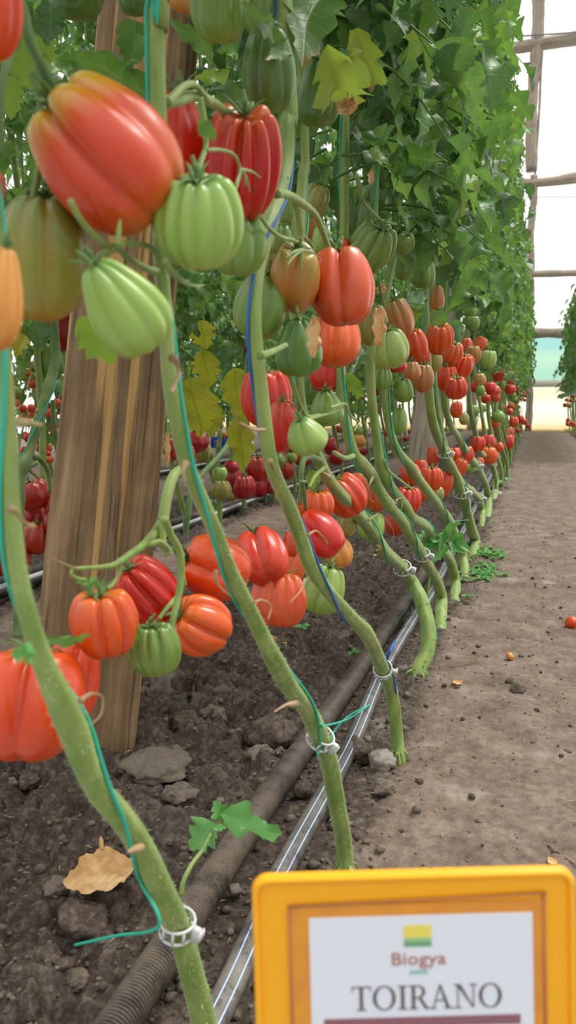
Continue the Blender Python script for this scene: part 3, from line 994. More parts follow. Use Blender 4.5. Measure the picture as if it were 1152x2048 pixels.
# pixel centre lines from the root up; the row stands in upright planes x = X0..X1
VINES = [
    ([(425, 2150), (407, 2046), (385, 1950), (359, 1856), (318, 1761), (282, 1686), (240, 1626), (200, 1580), (170, 1520), (145, 1450), (90, 1330), (59, 1240), (36, 1150), (24, 1050), (17, 950), (14, 860), (6, 760), (-2, 680), (-10, 560), (-22, 400)],
     -.207, -.215, (54, 50, 42, 36, 34), 'first vine, its bare stem crossing the ribbed pipe beside the yellow sign', 'teal'),
    ([(697, 1742), (690, 1680), (676, 1600), (663, 1530), (645, 1480), (615, 1420), (575, 1370), (540, 1310), (500, 1230), (455, 1140), (425, 1060), (395, 990), (372, 930), (355, 860), (341, 780), (335, 700), (332, 640), (326, 560), (322, 470), (322, 380), (323, 280), (320, 190), (318, 100), (314, -10), (310, -130)],
     -.168, -.20, (32, 36, 34, 31, 29, 28, 30, 34, 38), 'second vine, rooted just above the sign and climbing in front of the thick post', 'teal'),
    ([(803, 1523), (797, 1480), (790, 1420), (782, 1380), (760, 1330), (735, 1275), (700, 1235), (660, 1190), (625, 1140), (605, 1080), (580, 1010), (558, 960), (545, 920), (535, 850), (527, 780), (517, 700), (512, 640), (515, 560), (530, 480), (555, 400), (570, 320), (572, 240), (572, 120)],
     -.157, -.22, (24, 25, 28, 27, 27, 30, 30, 28), 'third vine, tied with blue string, rooted beside the pale crusty clod', 'blue'),
    ([(830, 1357), (837, 1339), (852, 1311), (856, 1282), (854, 1248), (846, 1217), (837, 1192), (817, 1158), (801, 1133), (769, 1101), (742, 1056), (716, 1025), (685, 991), (656, 957), (635, 916), (616, 875), (600, 820), (590, 740), (588, 640), (592, 500), (600, 420), (606, 340), (610, 240)],
     -.187, -.26, (28, 27, 25, 24, 22, 20), 'fourth vine, its base bent in a hook, with a white ladder clip above the pipes', 'teal'),
    ([(879, 1263), (881, 1226), (882, 1199), (875, 1167), (864, 1144), (846, 1111), (826, 1077), (808, 1047), (781, 1016), (755, 978), (742, 950), (721, 926), (706, 908), (694, 860), (684, 800), (676, 720), (672, 620), (690, 480), (690, 360), (690, 240)],
     -.177, -.26, (22, 22, 21, 20, 18, 16), 'fifth vine, with the round clear clip beside the leafy side shoot', 'teal'),
    ([(908, 1201), (911, 1169), (905, 1135), (896, 1113), (875, 1086), (853, 1054), (823, 1034), (810, 1011), (789, 983), (773, 960), (763, 926), (757, 890), (748, 820), (742, 740), (738, 650), (745, 480), (748, 360), (750, 250)],
     -.173, -.26, (20, 19, 18, 17, 15), 'sixth vine, arching up behind the leafy side shoot', 'teal'),
    ([(931, 1156), (928, 1126), (923, 1097), (910, 1068), (897, 1039), (872, 1005), (843, 966), (819, 929), (799, 905), (787, 881), (780, 856), (771, 800), (767, 720), (770, 600), (790, 480), (790, 330)],
     -.167, -.26, (19, 18, 17, 15, 13), 'seventh vine, rooted beside the patch of bright weeds', 'teal'),
    ([(948, 1114), (951, 1083), (941, 1053), (931, 1015), (921, 985), (907, 942), (892, 912), (882, 888), (865, 844), (857, 780), (853, 690), (850, 600), (848, 470)],
     -.166, -.25, (20, 20, 20, 17, 14), 'eighth vine, thick and ridged, with a clear clip at knee height', 'teal'),
    ([(965, 1053), (964, 1019), (955, 995), (931, 971), (911, 949), (893, 905), (882, 864), (874, 820), (868, 740), (866, 620)],
     -.179, -.25, (12, 13, 12, 11), 'ninth vine, slender and crossing close behind the thick ridged one', 'teal'),
    ([(975, 1036), (977, 1000), (970, 966), (955, 934), (936, 910), (916, 873), (899, 842), (890, 790), (886, 700), (890, 600)],
     -.173, -.26, (13, 13, 12, 11), 'tenth vine, leaning past the second timber post', 'teal'),
    ([(987, 1002), (992, 956), (980, 925), (960, 900), (950, 859), (940, 815), (934, 740), (934, 640)],
     -.177, -.26, (11, 11, 10, 9), 'eleventh vine, rooted where the pipes run close together', 'teal'),
]
STEMS = []
for i, (px, x0, x1, pw, lb, tw) in enumerate(VINES):
    n = len(px); W = [on_x(x, y, x0 + (x1 - x0) * (k / (n - 1)) ** .7) for k, (x, y) in enumerate(px)]
    if i == 3:                                     # hooked foot: it bends towards the aisle before climbing
        d0, d1 = depth_of(on_z(*px[0])), depth_of(W[7])
        for k in range(7): W[k] = at_d(px[k][0], px[k][1], d0 + (d1 - d0) * (k / 7))
    W[0] = np.array([W[0][0], W[0][1], -.01])
    last = W[-1]; d = norm(W[-1] - W[-2])
    ext = []
    if last[2] < 2.3:
        tx = -.29
        for q in (.33, .66, 1):
            zz = last[2] + (2.4 - last[2]) * q
            ext.append(np.array([last[0] + (tx - last[0]) * min(1, q * 1.5), last[1] + .02 * math.sin(q * 5 + i), zz]))
    root = np.array([W[0][0], W[0][1], 0.0])
    e = empty('tomato_vine', root, lb, 'tomato plant')
    allp = np.array(W + ext)
    kk = np.linspace(0, 1, n); wd = np.interp(kk, np.linspace(0, 1, len(pw)), pw)
    rad = [w_ / 2 * depth_of(q) / FPX for w_, q in zip(wd, W)] + [.0055, .0045, .003][:len(ext)]
    sl_ = np.r_[0, np.cumsum(np.linalg.norm(np.diff(allp, axis=0), axis=1))]
    m, P, R = stem_mb(allp - root, (sl_ / sl_[-1], rad), None, i + 3, 18 if i < 6 else 12, 6, 260, warts=(90, 110, 110, 120, 90, 80, 60, 60, 30, 30, 30)[i])
    m.build('stem', M['stem'], e)
    STEMS.append((e, root, P + root, R, W))
    # short white hairs that catch the light along the lower stem
    if i < 5:
        hb = MB(); gg = np.random.default_rng(40 + i); T, N, B = frames(P)
        for k in range(5000 if i < 3 else 2200):
            s = int(gg.integers(2, 170)); a = gg.uniform(0, 2 * PI); o_ = np.cos(a) * N[s] + np.sin(a) * B[s]
            b = P[s] + o_ * R[s] * 1.0 + T[s] * gg.uniform(-.004, .004); w = .00009
            tip = b + o_ * gg.uniform(.0012, .0026) + T[s] * gg.normal() * .0006
            sd = np.cross(o_, T[s]) * w
            hb.add(np.array([b - sd, b + sd, tip]), [(0, 1, 2)])
        hb.build('stem_hair', M['hair'], e)
    # foliage of this vine
    ytop = allp[-1][1]
    tp = TPL_HI if ytop < 1.5 else TPL_MID
    org = np.array([-.28, ytop, 0])
    cb = canopy(i + 50, 190, .70, ZT, hw_row, tp, ok=clear_ok, org=org - root * 0, ll=.066)
    cb.V = [v - root for v in cb.V]
    cb.build('foliage', M['leaf'], e)


# strings and clips
def nearest(P, W):
    return int(np.argmin(np.linalg.norm(P - W, axis=1)))


CLIPS = [  # vine, pixel, label
    (0, (358, 1856), 'clear ladder clip on the first stem where the green string ends'),
    (1, (642, 1487), 'clear tilted clip on the second stem above the two pipes'),
    (2, (777, 1375), 'clear round clip at the bend of the third stem'),
    (3, (832, 1183), 'white ladder clip on the fourth stem above the pipes'),
    (4, (869, 1153), 'clear clip with a brown stub on the fifth stem'),
    (7, (938, 1043), 'clear ring clip on the thick eighth stem'),
    (7, (917, 1008), 'small clear clip higher on the thick eighth stem'),
    (8, (963, 1018), 'small clear clip near the root of the ninth stem'),
    (9, (968, 975), 'clear clip around the tenth stem beside the pipes'),
    (10, (991, 963), 'clear clip on the eleventh stem'),
]
for v, (x, y), lb in CLIPS:
    e, root, P, R, W = STEMS[v]; k = nearest(P, on_x(x, y, P[0][0] * .95 + .05 * P[-1][0]))
    T = norm(P[min(k + 2, len(P) - 1)] - P[k - 2])
    tilt = np.array([.25, .1, .9]) if v != 1 else np.array([.75, .3, .5])
    if v == 2: tilt = np.array([.3, -.75, .5])
    clip(P[k], norm(T * .5 + tilt * .6), R[k] * 1.32 + .0003, lb, norm(C_RT * .9 - C_FWD * .45))

names = ['first', 'second', 'third', 'fourth', 'fifth', 'sixth', 'seventh', 'eighth', 'ninth', 'tenth', 'eleventh']
for i, (e, root, P, R, W) in enumerate(STEMS):
    k0 = nearest(P, W[3 if i else 4]); k1 = min(len(P) - 4, nearest(P, W[-1]) + 25)
    tail = None
    if i == 0:
        a = on_x(150, 1890, -.30); b = on_x(230, 1872, -.25); c = on_x(318, 1852, -.205)
        tail = [a, b, c]
    if i == 1:
        k0 = nearest(P, W[4]); a = on_x(742, 1408, -.235); b = on_x(690, 1438, -.20)
        tail = [a, b]
    mb = twine_mb(P, R, k0, k1, 2.6 + .3 * (i % 3), .0011 if i < 4 else .0013, ph=2.2 + i * .9, tail=tail)
    col = 'blue' if i == 2 else 'teal'
    o = mb.build('twine', M['twine_' + col]); tag(o, ('blue' if col == 'blue' else 'green') + ' plastic string wound up the %s stem of the aisle row' % names[i], 'string')
mb = MB(); Q = smooth_path([on_x(742, 1408, -.232), on_x(700, 1436, -.20), on_x(648, 1452, -.172), on_x(640, 1448, -.165)], 20)
tube(mb, Q, .0012, 6); tag(mb.build('twine', M['twine_teal']), 'short green string tying the second stem to the drip pipe', 'string')
mb = MB(); Q = smooth_path([on_z(773, 1335, .01), on_x(776, 1310, -.21), on_x(790, 1284, -.21)], 14)
tube(mb, Q, [.0012, .0022, .0026], 6); tag(mb.build('twine', M['twine_blue']), 'loose blue string end sticking up beside the drip pipe', 'string')
mb = MB(); Q = smooth_path([on_x(822, 1190, -.187), on_x(812, 1220, -.2), on_x(790, 1245, -.23), on_x(778, 1265, -.25)], 16)
tube(mb, Q, .0007, 5); tag(mb.build('twine', M['twine_teal']), 'thin green string end dangling from the white ladder clip', 'string')
mb = MB(); Q = smooth_path([on_x(938, 1040, -.17), on_x(915, 1042, -.2), on_x(880, 1047, -.22)], 12)
tube(mb, Q, .0012, 5); tag(mb.build('twine', M['twine_teal']), 'green string stretched sideways from the thick eighth stem', 'string')


# stalks, stubs and other parts of the vines
def stalk(v, pts, r, name='truss_stalk', mat='stem', X=None, label=None):
    e, root = STEMS[v][0], STEMS[v][1]
    W = [on_x(p[0], p[1], p[2] if len(p) > 2 else X) for p in pts]
    P = smooth_path(np.array(W) - root, 8 * len(W)); mb = MB()
    tube(mb, P, [q * .78 for q in r], 9)
    o = mb.build(name, M[mat], e)
    if label: o['label'] = label
    return o


# upper fruit stalks at the near end
stalk(0, [(20, -60), (45, 20), (60, 80), (92, 150), (120, 205)], [.0032, .0030, .0026], X=-.215, mat='stem_dark')
stalk(0, [(40, 10), (30, 90), (8, 150), (0, 230), (5, 300)], [.0026, .0024, .002], X=-.22, mat='stem_dark')
stalk(0, [(74, 120), (80, 200), (82, 300), (66, 400)], [.0024, .0022, .0020], X=-.23, mat='stem_dark')
stalk(1, [(322, 205), (355, 200), (390, 192), (425, 205), (455, 226), (478, 240)], [.0050, .0042, .0036], X=-.205, mat='stem')
stalk(1, [(335, 205), (365, 175), (385, 168), (402, 182), (420, 205)], [.0030, .0026, .002], X=-.20)
stalk(1, [(400, 195), (408, 240), (412, 290), (400, 330), (396, 362)], [.0022, .002, .002], X=-.185)
stalk(1, [(414, 300), (440, 300), (468, 310), (482, 340)], [.0012, .0012, .0010], X=-.165)
for q in ((492, 372), (500, 385), (522, 356), (470, 370), (465, 398)):
    stalk(1, [(481, 338), ((481 + q[0]) / 2 + 3, (338 + q[1]) / 2 - 3), q], [.0012, .0010, .0003], X=-.163, name='flower_sepal')
stalk(1, [(328, 545), (300, 540), (262, 520), (235, 497), (205, 485), (165, 445), (140, 400)], [.0030, .0022, .0020, .0018], X=-.195)
stalk(1, [(235, 490), (262, 487), (300, 495), (320, 520), (328, 560)], [.0018, .0018, .0022], X=-.185)
stalk(1, [(240, 495), (215, 505), (204, 528)], [.0020, .0020, .0020], X=-.195)
stalk(1, [(235, 490), (238, 460), (240, 440)], [.0014, .0016, .0008], X=-.18, name='flower_sepal')
stalk(1, [(328, 520), (345, 545), (370, 565), (392, 572), (408, 570)], [.0024, .0020, .0012, .0006], X=-.17)
stalk(1, [(340, 545), (362, 535), (382, 525), (396, 518)], [.0016, .0014, .0020], X=-.17)
stalk(1, [(392, 522), (400, 518), (407, 524), (400, 528)], [.0022, .0030, .0016], X=-.168, name='dry_tip', mat='dry', label='dry brown end of the green stalk')
# lower truss in front of the post
stalk(1, [(362, 938), (347, 952), (335, 985), (328, 1025), (326, 1040)], [.0040, .0048, .0050], X=-.235)
stalk(1, [(326, 1036), (312, 1062), (285, 1092), (262, 1108), (232, 1128), (205, 1134), (150, 1137)], [.0042, .0036, .0030, .0020, .0014], X=-.245)
stalk(1, [(150, 1137), (128, 1128), (104, 1117)], [.0010, .0008, .0004], X=-.245, name='dry_tip', mat='dry')
stalk(1, [(328, 1036), (342, 1070), (358, 1100), (363, 1140), (357, 1190), (345, 1245), (342, 1310)], [.0034, .0032, .0030, .0020], X=-.225)
stalk(1, [(326, 1036), (325, 1070), (324, 1088)], [.0036, .0034, .0036], X=-.24)
stalk(1, [(300, 1090), (318, 1084), (334, 1098), (336, 1108)], [.0020, .0030, .0040], X=-.235)
stalk(1, [(242, 1122), (236, 1150), (226, 1168), (214, 1178)], [.0020, .0016, .0018], X=-.245)
stalk(1, [(144, 1138), (143, 1150), (158, 1158), (170, 1160)], [.0010, .0014, .0018], X=-.24)
stalk(1, [(363, 1130), (366, 1150), (370, 1170)], [.0016, .0018, .0018], X=-.235)
stalk(1, [(357, 1190), (335, 1215), (318, 1238)], [.0020, .0020, .0018], X=-.235)
# stubs where leaves were cut
def stub(v, pts, r, X, mat='dry'): stalk(v, pts, [q * .68 for q in r], 'leaf_stub', mat, X, 'dry brown stub of a cut leaf')
stub(0, [(20, 1019), (30, 1022), (44, 1040), (58, 1052), (66, 1052)], [.0034, .0016, .0013, .0024], -.195)
stub(0, [(40, 845), (60, 846), (84, 850)], [.0042, .0018, .0014], -.20)
stub(0, [(281, 1696), (272, 1698), (256, 1704)], [.0048, .0040, .0012], -.19)
stub(0, [(160, 1402), (182, 1388), (204, 1395), (202, 1428), (184, 1448)], [.0026, .0014, .0012, .0006], -.195)
stub(1, [(345, 716), (352, 722), (357, 745), (350, 770), (342, 785)], [.0044, .0018, .0017, .0016], -.165)
stub(1, [(372, 925), (366, 945), (370, 962)], [.004, .0016, .0012], -.165)
stub(1, [(432, 1140), (432, 1160), (445, 1180), (462, 1192)], [.0024, .0011, .0010, .0006], -.165)
stub(1, [(592, 1408), (572, 1410), (548, 1424)], [.0055, .0020, .0008], -.155)
stub(1, [(508, 1205), (524, 1200), (542, 1212), (536, 1240)], [.0020, .0012, .0010, .0006], -.16)
stub(2, [(540, 922), (548, 940), (560, 962)], [.004, .0012, .0008], -.16)
stub(2, [(530, 860), (505, 858), (480, 846)], [.0024, .0018, .0018], -.165)
stub(2, [(616, 1070), (632, 1062), (648, 1076), (655, 1088)], [.0026, .0012, .0011, .0012], -.155)
stub(2, [(610, 1158), (602, 1180), (585, 1200), (578, 1205)], [.0020, .0010, .0009, .0004], -.155)
stub(3, [(737, 1040), (760, 1030), (785, 1058), (787, 1088)], [.0034, .0014, .0012, .0006], -.175)
stub(3, [(755, 1092), (760, 1096), (752, 1102)], [.0034, .0020, .0010], -.175)
stub(4, [(745, 955), (738, 975), (742, 1000), (750, 1005)], [.0034, .0012, .0010, .0006], -.17)
stub(4, [(793, 1010), (793, 1000), (806, 998), (800, 1030)], [.0028, .0012, .0010, .0006], -.17)
stub(3, [(660, 955), (650, 948), (645, 944)], [.0040, .0036, .0014], -.185)
stalk(3, [(642, 922), (625, 914), (609, 917), (603, 940), (602, 968), (600, 1010)], [.0050, .0046, .0040, .0028], X=-.235, mat='stem_dark')
stalk(3, [(603, 962), (608, 985), (612, 1020)], [.0034, .0028, .0024], X=-.23, mat='stem_dark')
stalk(3, [(650, 935), (632, 950), (618, 975)], [.0030, .0026, .0022], X=-.22)
stalk(4, [(706, 912), (690, 916), (668, 905)], [.0040, .0034, .0030], X=-.19)
stalk(5, [(768, 920), (775, 940), (800, 960), (824, 978)], [.0034, .0030, .0024, .0018], X=-.21)
stalk(3, [(660, 815), (690, 808), (700, 830), (716, 845), (708, 862)], [.0016, .0016, .0016, .0008], X=-.175)
stalk(3, [(690, 808), (672, 822), (640, 832), (618, 838)], [.0016, .0015, .0018], X=-.178)
stalk(2, [(573, 740), (585, 765), (600, 810), (615, 832), (640, 830)], [.0026, .0024, .002], X=-.20)
stalk(2, [(520, 712), (548, 702), (572, 690)], [.0040, .0030, .0028], X=-.19)
# upper trusses right of the ribbed red tomato
stalk(2, [(553, 388), (570, 388), (598, 402), (629, 428), (646, 465), (660, 503)], [.0042, .0044, .0040, .0032], X=-.19)
stalk(2, [(592, 402), (598, 440), (602, 470), (600, 492)], [.0036, .0034, .0030], X=-.20)
stalk(2, [(602, 468), (615, 480), (628, 498)], [.0026, .0024, .0020], X=-.20)
stalk(2, [(520, 432), (540, 458), (562, 474), (588, 482), (603, 500)], [.0020, .0022, .0020, .0020], X=-.19)
for q in ((575, 530), (603, 540), (640, 516), (572, 515)):
    stalk(2, [(604, 500), ((604 + q[0]) / 2, (500 + q[1]) / 2 - 4), q], [.0018, .0013, .0003], X=-.166, name='flower_sepal')
stalk(4, [(714, 350), (719, 372), (727, 405), (752, 431), (768, 452), (800, 478)], [.0038, .0036, .0034, .0022], X=-.22)
stalk(4, [(726, 405), (721, 430), (716, 455)], [.0030, .0026, .0022], X=-.23)
stalk(5, [(760, 440), (800, 452), (825, 470), (846, 520)], [.0030, .0024, .0018], X=-.22)
stalk(4, [(757, 540), (760, 580), (768, 610)], [.0022, .0020, .0020], X=-.20, mat='stem_dark')

# ------------------------------------------------------------------ large single leaves
def near_leaf(v, b, t, w, X, mat, seed, Xt=None, **kw):
    e, root = STEMS[v][0], np.asarray(STEMS[v][1]); bw = on_x(b[0], b[1], X); tw = on_x(t[0], t[1], X if Xt is None else Xt)
    L = w * depth_of(bw) / FPX
    return sheet_leaf(e, bw, tw, L, mat, seed, **kw)


near_leaf(2, (645, -25), (600, 108), 125, -.20, 'leaf_edge', 1, fold=.35)
near_leaf(2, (655, 88), (702, 240), 118, -.18, 'leaf_scorched', 2, fold=.5, wav=.16, lobe=.3)
near_leaf(2, (715, 55), (748, 200), 70, -.19, 'leaf_scorched', 3, fold=.6, wav=.14, lobe=.3)
near_leaf(3, (868, -50), (873, 125), 88, -.20, 'leaf_edge', 4, fold=.35)
near_leaf(3, (848, 35), (832, 120), 62, -.21, 'leaf_dark', 5)
near_leaf(2, (482, 5), (575, 105), 50, -.185, 'leaf_edge', 6, fold=.5)
near_leaf(2, (575, 100), (540, 110), 40, -.185, 'leaf_edge', 7, fold=.5)
near_leaf(3, (905, 100), (893, 235), 72, -.25, 'leaf_dark', 8)
near_leaf(1, (165, 632), (232, 738), 88, -.33, 'leaf_lime', 9, wav=.12)
near_leaf(1, (398, 238), (432, 290), 34, -.165, 'leaf', 10, fold=.2)
near_leaf(0, (100, 5), (98, 92), 66, -.34, 'leaf_dark', 11, wav=.16)
near_leaf(0, (40, 60), (55, 180), 95, -.42, 'leaf_lime', 12)
near_leaf(0, (75, 70), (100, 130), 70, -.40, 'leaf_lime', 13)
near_leaf(0, (15, 150), (25, 240), 60, -.42, 'leaf_lime', 14)
near_leaf(1, (300, 190), (150, 120), 80, -.36, 'leaf', 15, wav=.12)
near_leaf(1, (270, 40), (260, 140), 75, -.36, 'leaf', 16)
near_leaf(1, (425, 100), (352, 42), 45, -.26, 'leaf', 17)
near_leaf(1, (455, 150), (400, 160), 30, -.26, 'leaf_lime', 18)
near_leaf(2, (430, 80), (500, 90), 40, -.25, 'leaf', 19)
near_leaf(2, (560, 230), (615, 300), 60, -.28, 'leaf', 20)
near_leaf(2, (612, 275), (570, 330), 60, -.28, 'leaf_dark', 21)
near_leaf(1, (380, 755), (402, 882), 100, -.62, 'leaf_yellow', 22, wav=.14, lobe=.2, teeth=4)
near_leaf(1, (352, 760), (360, 830), 60, -.60, 'leaf_yellow', 23, wav=.12)
near_leaf(1, (420, 800), (425, 878), 52, -.64, 'leaf_yellow', 24, wav=.12)
near_leaf(2, (468, 735), (485, 850), 66, -.62, 'leaf_yellow', 25, wav=.14, lobe=.2, teeth=4)
near_leaf(2, (478, 830), (484, 950), 58, -.61, 'leaf_yellow', 26, wav=.14, lobe=.2, teeth=4)
near_leaf(1, (404, 700), (420, 782), 60, -.66, 'leaf_yellow', 27, lobe=.2, teeth=4)
near_leaf(1, (402, 640), (412, 702), 56, -.66, 'leaf_yellow', 28, lobe=.2, teeth=4)
near_leaf(1, (365, 625), (408, 680), 26, -.6, 'leaf_dark', 29)
near_leaf(1, (375, 600), (425, 625), 30, -.62, 'leaf', 30)
near_leaf(1, (345, 690), (395, 735), 22, -.5, 'leaf_dark', 31)
near_leaf(1, (455, 690), (450, 740), 40, -.7, 'leaf_dark', 32)
near_leaf(6, (866, 618), (885, 662), 36, -.19, 'leaf', 33)
near_leaf(5, (832, 618), (828, 645), 32, -.2, 'leaf_lime', 34)
near_leaf(5, (850, 590), (812, 605), 34, -.2, 'leaf', 35)
near_leaf(3, (724, 690), (706, 745), 36, -.19, 'leaf_dark', 36)
near_leaf(4, (887, 468), (895, 545), 30, -.22, 'leaf_scorched', 37, wav=.15)
near_leaf(5, (700, 745), (718, 810), 34, -.36, 'leaf_lime', 38, wav=.1)
near_leaf(3, (625, 940), (626, 985), 32, -.30, 'leaf_lime', 39)
near_leaf(0, (70, 640), (90, 700), 50, -.5, 'leaf_dark', 40)
near_leaf(0, (48, 668), (32, 715), 34, -.8, 'leaf_yellow', 41, lobe=.2, teeth=4)
near_leaf(1, (262, 1250), (278, 1290), 26, -.225, 'leaf', 42)
near_leaf(0, (85, 1282), (200, 1278), 26, -.235, 'leaf', 43, fold=.4)
for q, sd in (((25, 1300), 44), ((60, 1282), 45), ((70, 1318), 46)):
    near_leaf(0, (48, 1312), q, 34, -.195, 'leaf_bright', sd, wav=.1)
for q, sd in (((155, 1165), 47), ((192, 1150), 48), ((215, 1168), 49), ((178, 1192), 50)):
    near_leaf(1, (178, 1165), q, 14, -.222, 'leaf', sd)


def dry_leaf(px, py, w, X, lab, asp=2.0, seed=1, parent=None):
    """shrivelled brown leaf hanging among the fruit"""
    p = on_x(px, py, X); s = w * depth_of(p) / FPX; g = np.random.default_rng(seed)
    nu, nv = 26, 14; u = np.linspace(0, 1, nu); v = np.linspace(-1, 1, nv); U, Vv = np.meshgrid(u, v, indexing='ij')
    wd = s * .5 * (np.sin(PI * np.clip(U * .95 + .05, 0, 1)) ** .5) * (1 + .25 * np.sin(U * 17 + seed) * np.abs(Vv))
    ang = Vv * 1.9 + .5 * np.sin(U * 8 + seed)
    x = wd * np.sin(ang) * .9 + .05 * s * np.sin(U * 13); zz = -U * s * asp + .05 * s * np.sin(Vv * 9 + U * 7); y = wd * np.cos(ang) * .55 + .08 * s * np.sin(U * 21 + Vv * 5)
    mb = MB(); mb.add(np.stack([x, y, zz], -1).reshape(-1, 3), grid_faces(nu, nv))
    tube(mb, np.array([[0, 0, .25 * s], [0, 0, 0], [.02 * s, 0, -.4 * s]]), s * .03, 5)
    o = mb.build('dry_leaf', M['dryleaf'], loc=p + np.array([0, 0, s * asp / 2])); return tag(o, lab, 'dry leaf')


def dry_material():
    t = NT('dead_leaf'); oc = t.coord('Object'); n1 = t.noise(oc, 60, 4); n2 = t.noise(oc, 14, 3)
    c = t.ramp(t.math('ADD', t.math('MULTIPLY', n1, .5), t.math('MULTIPLY', n2, .5)), [(.3, lin(166, 122, 78)), (.5, lin(212, 170, 114)), (.68, lin(238, 208, 160))])
    p = t.pbr(c, .8, t.bump(n1, .5, .002)); tr = t.n('ShaderNodeBsdfTranslucent'); t.set(tr.inputs[0], c)
    m = t.n('ShaderNodeMixShader'); m.inputs[0].default_value = .2
    t.t.links.new(p.outputs[0], m.inputs[1]); t.t.links.new(tr.outputs[0], m.inputs[2]); return t.done(m)


M['dryleaf'] = dry_material()
dry_leaf(627, 676, 32, -.165, 'shrivelled brown leaf clinging to the dark green pear-shaped tomato', 2.4, 3)
dry_leaf(758, 655, 28, -.17, 'long shrivelled brown leaf hanging over the ribbed olive tomato', 2.8, 5)
dry_leaf(762, 578, 22, -.2, 'small brown withered leaf above the ribbed olive tomato', .8, 6)
dry_leaf(335, 900, 14, -.5, 'stringy dry leaf dangling by the thick post', 5, 7)
dry_leaf(695, 212, 44, -.176, 'crumpled brown end curled under the yellowing leaf', .7, 8)
dry_leaf(742, 355, 14, -.2, 'tiny rust-brown leaf among the upper green leaves', 2, 9)


def ground_leaf(px, py, w, h, lab, seed, zc=.012):
    p = on_z(px, py, zc); s = w * depth_of(p) / FPX / 2; g = np.random.default_rng(seed)
    nr, na = 18, 48; V = []
    a = np.linspace(0, 2 * PI, na, endpoint=False)
    out = (np.abs(np.cos(a)) ** 3.2 + np.abs(np.sin(a)) ** 3.2) ** (-1 / 3.2) * (1 + .07 * np.sin(3 * a + seed) + .04 * np.sin(7 * a) + .025 * np.sin(15 * a))
    for i in range(nr):
        q = i / (nr - 1); x = s * q * out * np.cos(a); y = s * 1.15 * q * out * np.sin(a)
        z = s * (.14 * q ** 2 * np.sin(2 * a + seed) + .16 * q ** 4 + .05 * np.sin(x / s * 6 + y / s * 4) + .05 * np.sin(y / s * 13 + x / s * 5) * q + .03 * np.sin(x / s * 19 - y / s * 6) + .05 * q ** 3 * np.sin(9 * a))
        V.append(np.stack([x, y, z], 1))
    mb = MB(); mb.add(np.concatenate(V), grid_faces(nr, na, True))
    b = V[-1][int(na * .36)]
    tube(mb, np.array([b * .9, b * 1.15 + [0, 0, s * .12], b * 1.38 + [0, 0, s * .05], b * 1.45]), [s * .10, s * .07, s * .04, s * .02], 7)
    o = mb.build('dry_leaf', M['dryleaf'], loc=p); return tag(o, lab, 'dry leaf')


ground_leaf(208, 1748, 120, 92, 'curled tan dry leaf lying on the bed beside the first stem', 2, .034)
o = ground_leaf(545, 1286, 60, 14, 'flat dry leaf strip on the bed under the ribbed orange tomato', 4, .008)
o.scale = (1, .5, 1)
ground_leaf(746, 1111, 14, 10, 'small pale dry leaf scrap on the bed below the green pair', 5, .01)
ground_leaf(828, 1332, 18, 10, 'tiny tan leaf scrap beside the hooked stem base', 6, .008)
ground_leaf(915, 1365, 20, 12, 'thin tan leaf scrap on the aisle near the hooked stem base', 7, .006)
ground_leaf(1105, 1722, 20, 18, 'pale dry scrap on the aisle just above the sign corner', 8, .004)

# ------------------------------------------------------------------ tomatoes of the aisle row
T = tomato
# -- hanging in front of the post, near the lens
T(218, 314, 258, 284, 'bicolour', 'bell', -48, -4, -.195, 'giant orange-red tomato with yellow-green shoulders in front of the thick post', spin=.4, seed=11)
T(346, 300, 150, 205, 'red', 'heart', 8, 10, -.255, 'red pear-necked tomato squeezed behind the giant yellow-shouldered one', seed=12)
T(483, 328, 166, 210, 'striped', 'broad', 4, 24, -.205, 'deep red ribbed tomato with orange streaks under a spiky green calyx', seed=13)
T(395, 446, 182, 172, 'lgreen', 'pump', -2, 16, -.160, 'pale green pumpkin-ribbed tomato below the deep red streaked one', seed=14)
T(478, 488, 108, 120, 'green', 'bell', 6, 5, -.215, 'green tomato half hidden behind the pale pumpkin-ribbed one', seed=15)
T(88, 520, 186, 236, 'blush', 'round', 3, 4, -.235, 'large green tomato blushing orange below the giant yellow-shouldered one', seed=16)
T(250, 613, 152, 196, 'lgreen', 'heart', -34, 14, -.175, 'smooth pale green heart-shaped tomato hanging in front of the post', seed=17)
T(-4, 598, 104, 200, 'amber', 'heart', 12, 0, -.185, 'amber tomato cut by the picture edge beside the large blushing one', seed=18)
T(-30, 20, 142, 170, 'red', 'bell', 8, 0, -.20, 'red tomato at the top corner above the bare fruit stalks', seed=19)
T(-8, 375, 38, 56, 'red', 'round', 0, 0, -.26, 'sliver of a red fruit at the edge between two large fruits', seed=20)
T(152, -10, 112, 90, 'dgreen', 'round', 0, 0, -.34, 'green tomato cut off by the top edge left of the post', seed=21)
T(266, -6, 66, 66, 'dgreen', 'round', 0, 0, -.33, 'small green tomato at the top edge between post and stem', seed=22)
T(440, 10, 118, 130, 'green', 'rib', 0, 8, -.215, 'ribbed green tomato at the top edge above the dark green one', seed=23)
T(515, 8, 64, 110, 'green', 'rib', 0, 0, -.245, 'green tomato tucked behind the ribbed one at the top edge', seed=24)
T(372, -6, 70, 60, 'amber', 'round', 0, 0, -.30, 'orange-tinged tomato peeping in at the top edge behind the second stem', seed=25)
T(537, 141, 110, 150, 'dgreen', 'egg', -2, 8, -.205, 'big dark green smooth tomato under a folded leaf', seed=26)
T(637, 184, 92, 124, 'dgreen', 'heart', 2, 12, -.215, 'dark green pear-necked tomato beside the yellow scorched leaf', seed=27)
T(638, 22, 46, 60, 'green', 'rib', 0, 0, -.27, 'green ribbed tomato hidden behind the light green hanging leaf', seed=28)
